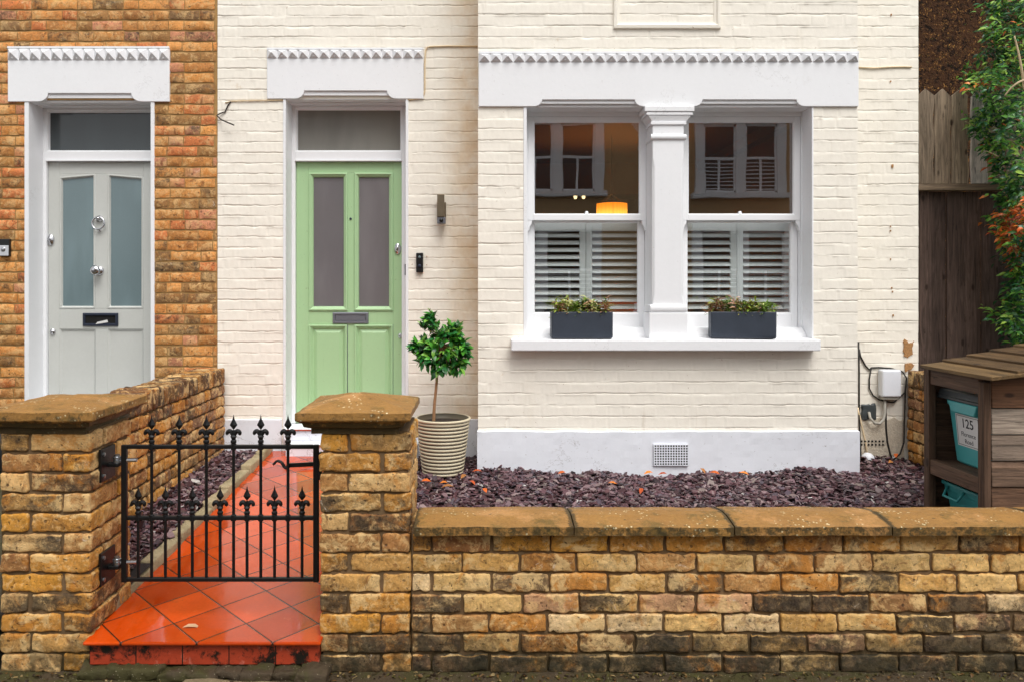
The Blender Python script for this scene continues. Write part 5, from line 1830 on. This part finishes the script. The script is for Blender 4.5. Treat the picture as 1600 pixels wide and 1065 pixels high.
lb = tub('recycling_box', 'open dark teal recycling box on the ground under the store shelf', 2.53, 2.86, 3.835, 4.225, .175, .405, .04, M['teal_dark'], 'recycling box')
mb = MB()
tube(mb, [(2.535, 4.15, .385), (2.505, 4.14, .335), (2.505, 4.02, .335), (2.535, 4.01, .385)], .007, 8)
mb.build('handle', M['teal_dark'], lb, smooth=True)

# ------------------------------------------------------------------ fence, pebbledash wall, climber
YFN = 6.0
fn = thing('fence', 'tall weathered timber fence with pointed palings over dark boards', 'fence', (X(1520, YFN), YFN, .15))
pk = [1414.5, 1442, 1469.5, 1495.5, 1525.5, 1553, 1580, 1607, 1634, 1661, 1688]
pc = [S(124, 108, 92), S(132, 116, 98), S(146, 128, 108), S(158, 140, 118), S(206, 198, 190), S(150, 134, 116)]
for i, p in enumerate(pk):
    x = X(p, YFN); w = .0635
    mb = MB()
    zt0_, zs_ = Z(141 + random.uniform(-1, 1), YFN), Z(152 + random.uniform(-1.5, 1.5), YFN)
    zb0_ = Z(288, YFN)
    yy = YFN - .035 + random.uniform(-.006, .006)
    nz_ = 14
    V = []
    for k in range(nz_ + 1):
        z = zb0_ + (zs_ - zb0_) * k / nz_
        wob = .006 * math.sin(k * .9 + i * 2)
        V += [(x - w + wob * .6, yy, z), (x + w + wob, yy, z), (x + w + wob, yy + .018, z), (x - w + wob * .6, yy + .018, z)]
    V += [(x, yy, zt0_), (x, yy + .018, zt0_)]
    F = [(3, 2, 1, 0)]
    for k in range(nz_):
        for q in range(4):
            l = (q + 1) % 4
            F.append((4*k+q, 4*k+l, 4*k+4+l, 4*k+4+q))
    t_ = 4 * nz_
    n_ = len(V)
    F += [(t_, t_+1, n_-2), (t_+1, t_+2, n_-1, n_-2), (t_+2, t_+3, n_-1), (t_+3, t_, n_-2, n_-1)]
    mb.add(V, F, pc[min(i, 5)])
    mb.build('paling', M['wood_v'], fn, bevel=.002)
mb = MB(); box(mb, X(1400, YFN), X(1700, YFN), YFN - .06, YFN + .02, Z(299, YFN), Z(288.8, YFN), S(130, 112, 92)); mb.build('rail', M['wood_x'], fn, bevel=.004)
bd = [1410, 1436, 1456, 1479.5, 1507, 1534, 1560, 1588, 1616, 1644, 1672, 1700]
for i in range(len(bd) - 1):
    mb = MB()
    c = np.array(S(84, 68, 60)) * random.uniform(.5, 1.5)
    yy = YFN + (.0 if i % 2 else .012)
    box(mb, X(bd[i], YFN) + .002, X(bd[i+1], YFN) - .002, yy, yy + .02, .12, Z(299.5, YFN), tuple(c))
    mb.build('board', M['wood_v'], fn, bevel=.003)
mb = MB(); box(mb, 3.0, 7.5, 8.4, 8.6, .1, 6.5)
tag(mb.build('pebbledash_wall', M['pebble']), 'dark brown pebbledashed house flank rising behind the pointed fence', 'wall')

cl_t = thing('climbing_plant', 'dense green climber with orange leaves spilling over the fence', 'climbing plant', (X(1600, 5.7), 5.7, .15))
rg = np.random.default_rng(9)
edge = [(-40, 1565), (0, 1548), (40, 1536), (75, 1530), (100, 1545), (122, 1520), (133, 1484), (150, 1520), (165, 1540), (180, 1512), (192, 1502), (205, 1518), (225, 1534), (250, 1540), (285, 1548), (330, 1548), (360, 1542), (400, 1566), (425, 1578), (450, 1560), (475, 1568), (497, 1542), (512, 1556), (535, 1590), (560, 1600)]
def ledge(py): return np.interp(py, [e[0] for e in edge], [e[1] for e in edge])
mb = MB(); C, D_, N_, L_, W_, cl = [], [], [], [], [], []
gp = [S(54, 108, 40), S(72, 132, 48), S(40, 90, 44), S(94, 154, 54), S(28, 70, 36), S(118, 172, 66), S(44, 98, 62), S(160, 198, 80)]
op = [S(214, 104, 40), S(232, 134, 54), S(190, 84, 38), S(178, 118, 64)]
orange = [(1578, 350, 16), (1590, 325, 12), (1548, 362, 9), (1546, 236, 7), (1592, 268, 6), (1560, 340, 5), (1545, 270, 6), (1585, 380, 10), (1556, 385, 5), (1530, 140, 5), (1548, 137, 6), (1568, 372, 8), (1572, 395, 6), (1598, 350, 14), (1552, 312, 6), (1600, 305, 9)]
ncl = 0
while ncl < 1000:
    py = rg.uniform(-45, 545)
    le = ledge(py)
    px_ = le + 9 + rg.exponential(36) if rg.random() < .6 else rg.uniform(le + 12, 1690)
    if px_ > 1690: continue
    inner = min(1, (px_ - le) / 60)
    Y = rg.uniform(5.93 - .55 * inner, 5.95) if rg.random() < .75 else 5.95 - .6 * inner
    ncl += 1
    base = np.array([X(px_, Y), Y, Z(py, Y)])
    dirc = np.array([rg.normal(-.1, .5), -.55 + rg.normal(0, .35), rg.normal(-.1, .5)])
    dirc /= np.linalg.norm(dirc)
    isor = any((px_ - a) ** 2 + (py - b) ** 2 < r * r for a, b, r in orange)
    nl = rg.integers(7, 13)
    tone = gp[rg.integers(0, len(gp))]
    for k in range(nl):
        t = k / nl
        p = base + dirc * (.15 * t) + rg.normal(0, .014, 3)
        side = 1 if k % 2 else -1
        sdv = np.cross(dirc, [0, 0, 1.]); sdv /= max(np.linalg.norm(sdv), 1e-3)
        d = dirc * .5 + sdv * side * .8 + rg.normal(0, .3, 3) + [0, -.1, -.15]
        C.append(p); D_.append(d); N_.append(np.array([0, -.7, .8]) + rg.normal(0, .35, 3))
        L_.append(rg.uniform(.036, .068)); W_.append(rg.uniform(.014, .026))
        c = op[rg.integers(0, 4)] if (isor and rg.random() < .85) or rg.random() < .012 else (tone if rg.random() < .6 else gp[rg.integers(0, len(gp))])
        cl.append(np.array(c) * rg.uniform(.75, 1.25))
leaves(mb, np.array(C), np.array(D_), np.array(N_), np.array(L_), np.array(W_), cl)
mb.build('foliage', M['leaf'], cl_t, smooth=True)
mb = MB()
def vine(pts, r0):
    P = [(X(a, y), y, Z(b, y)) for a, b, y in pts]
    cp = curve_pts(P, 6)
    tube(mb, cp, [r0 * (1 - .5 * i / len(cp)) for i in range(len(cp))], 7)
vine([(1601, 140, 5.3), (1597, 112, 5.3), (1592, 85, 5.3), (1585, 57, 5.32)], .010)
vine([(1602, 125, 5.28), (1590, 130, 5.28), (1578, 140, 5.3), (1570, 150, 5.32)], .009)
vine([(1560, 245, 5.6), (1550, 240, 5.6), (1540, 236, 5.62)], .004)
vine([(1640, 560, 5.8), (1620, 400, 5.85), (1610, 250, 5.85), (1630, 100, 5.85), (1620, -40, 5.85)], .018)
vine([(1630, 400, 5.85), (1590, 330, 5.8), (1560, 290, 5.78)], .008)
vine([(1620, 200, 5.85), (1570, 165, 5.75), (1520, 140, 5.8)], .007)
vine([(1620, 230, 5.85), (1560, 215, 5.8), (1508, 190, 5.85)], .006)
vine([(1630, 500, 5.85), (1590, 480, 5.8), (1556, 500, 5.82)], .006)
mb.build('stem', M['vine'], cl_t, smooth=True)

# spiky plant at the left edge
sp = thing('spiky_plant', 'teal spiky leaved plant at the left edge by the grey door', 'plant', (X(-18, 5.3), 5.3, .12))
mb = MB(); C, D_, N_, L_, W_, cl = [], [], [], [], [], []
for k in range(46):
    v = rg.normal(0, 1, 3); v[2] = abs(v[2]) * .8 + .1; v /= np.linalg.norm(v)
    C.append((X(-16, 5.3), 5.3, Z(512, 5.3))); D_.append(v); N_.append((0, 0, 1)); L_.append(rg.uniform(.08, .13)); W_.append(.012); cl.append(np.array(S(40, 140, 116)) * rg.uniform(.6, 1.2))
leaves(mb, np.array(C, float), np.array(D_, float), np.array(N_, float), np.array(L_), np.array(W_), cl)
mb.build('leaves', M['leaf_soft'], sp, smooth=True)
mb = MB(); tube(mb, [(X(-16, 5.3), 5.3, .4), (X(-16, 5.3), 5.3, Z(510, 5.3))], .02, 10); mb.build('stem', M['bark'], sp)
mb = MB(); lathe(mb, [(.001, 0), (.10, 0), (.14, .28), (.145, .30), (.13, .30), (.12, .26), (.001, .26)], (X(-16, 5.3), 5.3, .12), 'z', 28); mb.build('pot', M['slate_planter'], sp, smooth=True)

# ------------------------------------------------------------------ fallen leaves and litter
spots = [(658, 752), (700, 755), (742, 758), (690, 762), (884, 738), (1020, 738), (1042, 740), (1102, 740), (1125, 741), (950, 755), (1000, 772), (720, 748), (760, 770), (1170, 742), (738, 737), (1395, 722), (1400, 715)]
for i, (a, b) in enumerate(spots):
    zz = .232
    Y = min((CZ - zz) / (b - CY) * FPX, YB - .06 if a < 1330 else YM - .1)
    mb = MB()
    ang = rg.uniform(0, 6.28)
    c = op[i % 4]
    leaves(mb, np.array([[X(a, Y), Y, zz + .004]]), np.array([[math.cos(ang), math.sin(ang) * .6, rg.uniform(.0, .35)]]), np.array([[rg.normal(0, .3), -.3, 1.]]), np.array([rg.uniform(.05, .075)]), np.array([rg.uniform(.022, .03)]), [np.array(c) * rg.uniform(.9, 1.2)])
    tag(mb.build('fallen_leaf', M['leaf_soft'], None, smooth=True), 'orange fallen leaf lying on the plum slate chippings', 'leaf', 'fallen orange leaves on the slate')
mb = MB()
n = 700
C = np.stack([rg.uniform(-1.9, 2.3, n), 2.945 - np.abs(rg.normal(0, .045, n)), np.full(n, -.024)], 1)
D_ = rg.normal(0, 1, (n, 3)) * [1, 1, .25]
cl = [np.array([S(60, 48, 26), S(46, 34, 22), S(84, 80, 34), S(104, 76, 40), S(140, 120, 80)][rg.integers(0, 5)]) for _ in range(n)]
leaves(mb, C, D_, np.tile([0, 0, 1.], (n, 1)) + rg.normal(0, .3, (n, 3)), rg.uniform(.008, .03, n), rg.uniform(.004, .014, n), cl)
tag(kind(mb.build('leaf_litter', M['leaf_soft']), 'stuff'), 'dark leaf litter along the foot of the front wall', 'leaf litter')
mb = MB()
leaves(mb, np.array([[X(285, 3.02), 3.02, .118]]), np.array([[1, .25, .02]]), np.array([[.1, -.2, 1.]]), np.array([.075]), np.array([.022]), [np.array(S(206, 170, 132))])
tag(mb.build('fallen_leaf', M['leaf_soft'], None, smooth=True), 'pale dry leaf lying on the wet orange tiles in front of the gate', 'leaf')
# broken pale concrete slab by the step
mb = MB()
prism = [(X(283, 2.86), 2.80), (X(365, 2.86), 2.79), (X(362, 2.88), 2.865), (X(330, 2.88), 2.885), (X(290, 2.88), 2.875)]
V = [(x, y, -.06) for x, y in prism] + [(x, y, -.010) for x, y in prism]
mb.add(V, [(4, 3, 2, 1, 0), (5, 6, 7, 8, 9)] + [(i, (i+1) % 5, 5+(i+1) % 5, 5+i) for i in range(5)])
prism = [(X(369, 2.86), 2.79), (X(470, 2.86), 2.79), (X(440, 2.88), 2.86), (X(405, 2.88), 2.872), (X(366, 2.88), 2.865)]
V = [(x, y, -.06) for x, y in prism] + [(x, y, -.013) for x, y in prism]
mb.add(V, [(4, 3, 2, 1, 0), (5, 6, 7, 8, 9)] + [(i, (i+1) % 5, 5+(i+1) % 5, 5+i) for i in range(5)])
M['pale_conc'] = mat_ground("pale_concrete", S(150, 134, 104), S(116, 100, 74), .15)
kind(mb.build('paving_slab', M['pale_conc'], bevel=.005), 'structure')

# ------------------------------------------------------------------ houses across the street (seen reflected in the panes)
YO = -10.0
def opposite(label, xc, wmat):
    t = thing('opposite_house', label, 'house', (xc, YO, -.1))
    s = 3.3
    mb = MB(); box(mb, xc - s, xc + s, YO - .4, YO, -.1, 7.2); mb.build('wall', wmat, t)
    mb = MB(); prism_x(mb, [(YO + .3, 7.2), (YO - 6, 7.2), (YO - 3, 9.4)], xc - s, xc + s); mb.build('roof', M['opp_slate'], t)
    return t
def opp_window(t, x0, x1, z0, z1, n, blinds=True):
    mb = MB()
    box(mb, x0 - .12, x1 + .12, YO, YO + .12, z1, z1 + .35); box(mb, x0 - .2, x1 + .2, YO, YO + .22, z0 - .14, z0)
    for k in range(n + 1):
        xx = x0 + (x1 - x0) * k / n
        box(mb, xx - .12, xx + .12, YO + .001, YO + .10, z0, z1)
        if k < n:
            xa, xb = xx + .12, x0 + (x1 - x0) * (k + 1) / n - .12
            box(mb, xa, xb, YO + .01, YO + .05, (z0 + z1) / 2 - .035, (z0 + z1) / 2 + .035)
            box(mb, xa, xa + .05, YO + .01, YO + .045, z0, z1); box(mb, xb - .05, xb, YO + .01, YO + .045, z0, z1)
            box(mb, xa, xb, YO + .01, YO + .045, z1 - .06, z1); box(mb, xa, xb, YO + .01, YO + .045, z0, z0 + .07)
            box(mb, (xa+xb)/2 - .03, (xa+xb)/2 + .03, YO + .01, YO + .03, z0 + .07, (z0 + z1) / 2 - .036)
            for q in range(8 if blinds else 0):
                zz = z0 + .1 + q * ((z1 - z0) / 2 - .14) / 8
                box(mb, xa + .05, xb - .05, YO + .008, YO + .022, zz, zz + .022)
    w = mb.build('window', M['white'], t)
    mb = MB(); box(mb, x0, x1, YO + .002, YO + .006, z0, z1); mb.build('pane', M['opp_dark'], w)
M['opp_cream'] = pmat("opposite_painted_brick", S(186, 172, 148), .8, .1, 6, .1, 30, .3)
oa = opposite('brown brick house across the street mirrored in the left window', 1.2, M['opp_brick'])
opp_window(oa, .94, 3.24, 4.05, 5.9, 2, False); opp_window(oa, .2, 3.2, .9, 3.0, 2)
ob = opposite('house across the street with pale window surround mirrored in the right window', 7.8, M['opp_brick'])
opp_window(ob, 5.95, 8.15, 4.0, 5.85, 2); opp_window(ob, 5.9, 8.4, .9, 3.0, 2)
oc = opposite('brown brick house across the street mirrored in the door glass', -5.4, M['opp_brick'])
opp_window(oc, -6.4, -3.4, .9, 3.0, 2); opp_window(oc, -6.4, -3.4, 4.0, 5.85, 2)
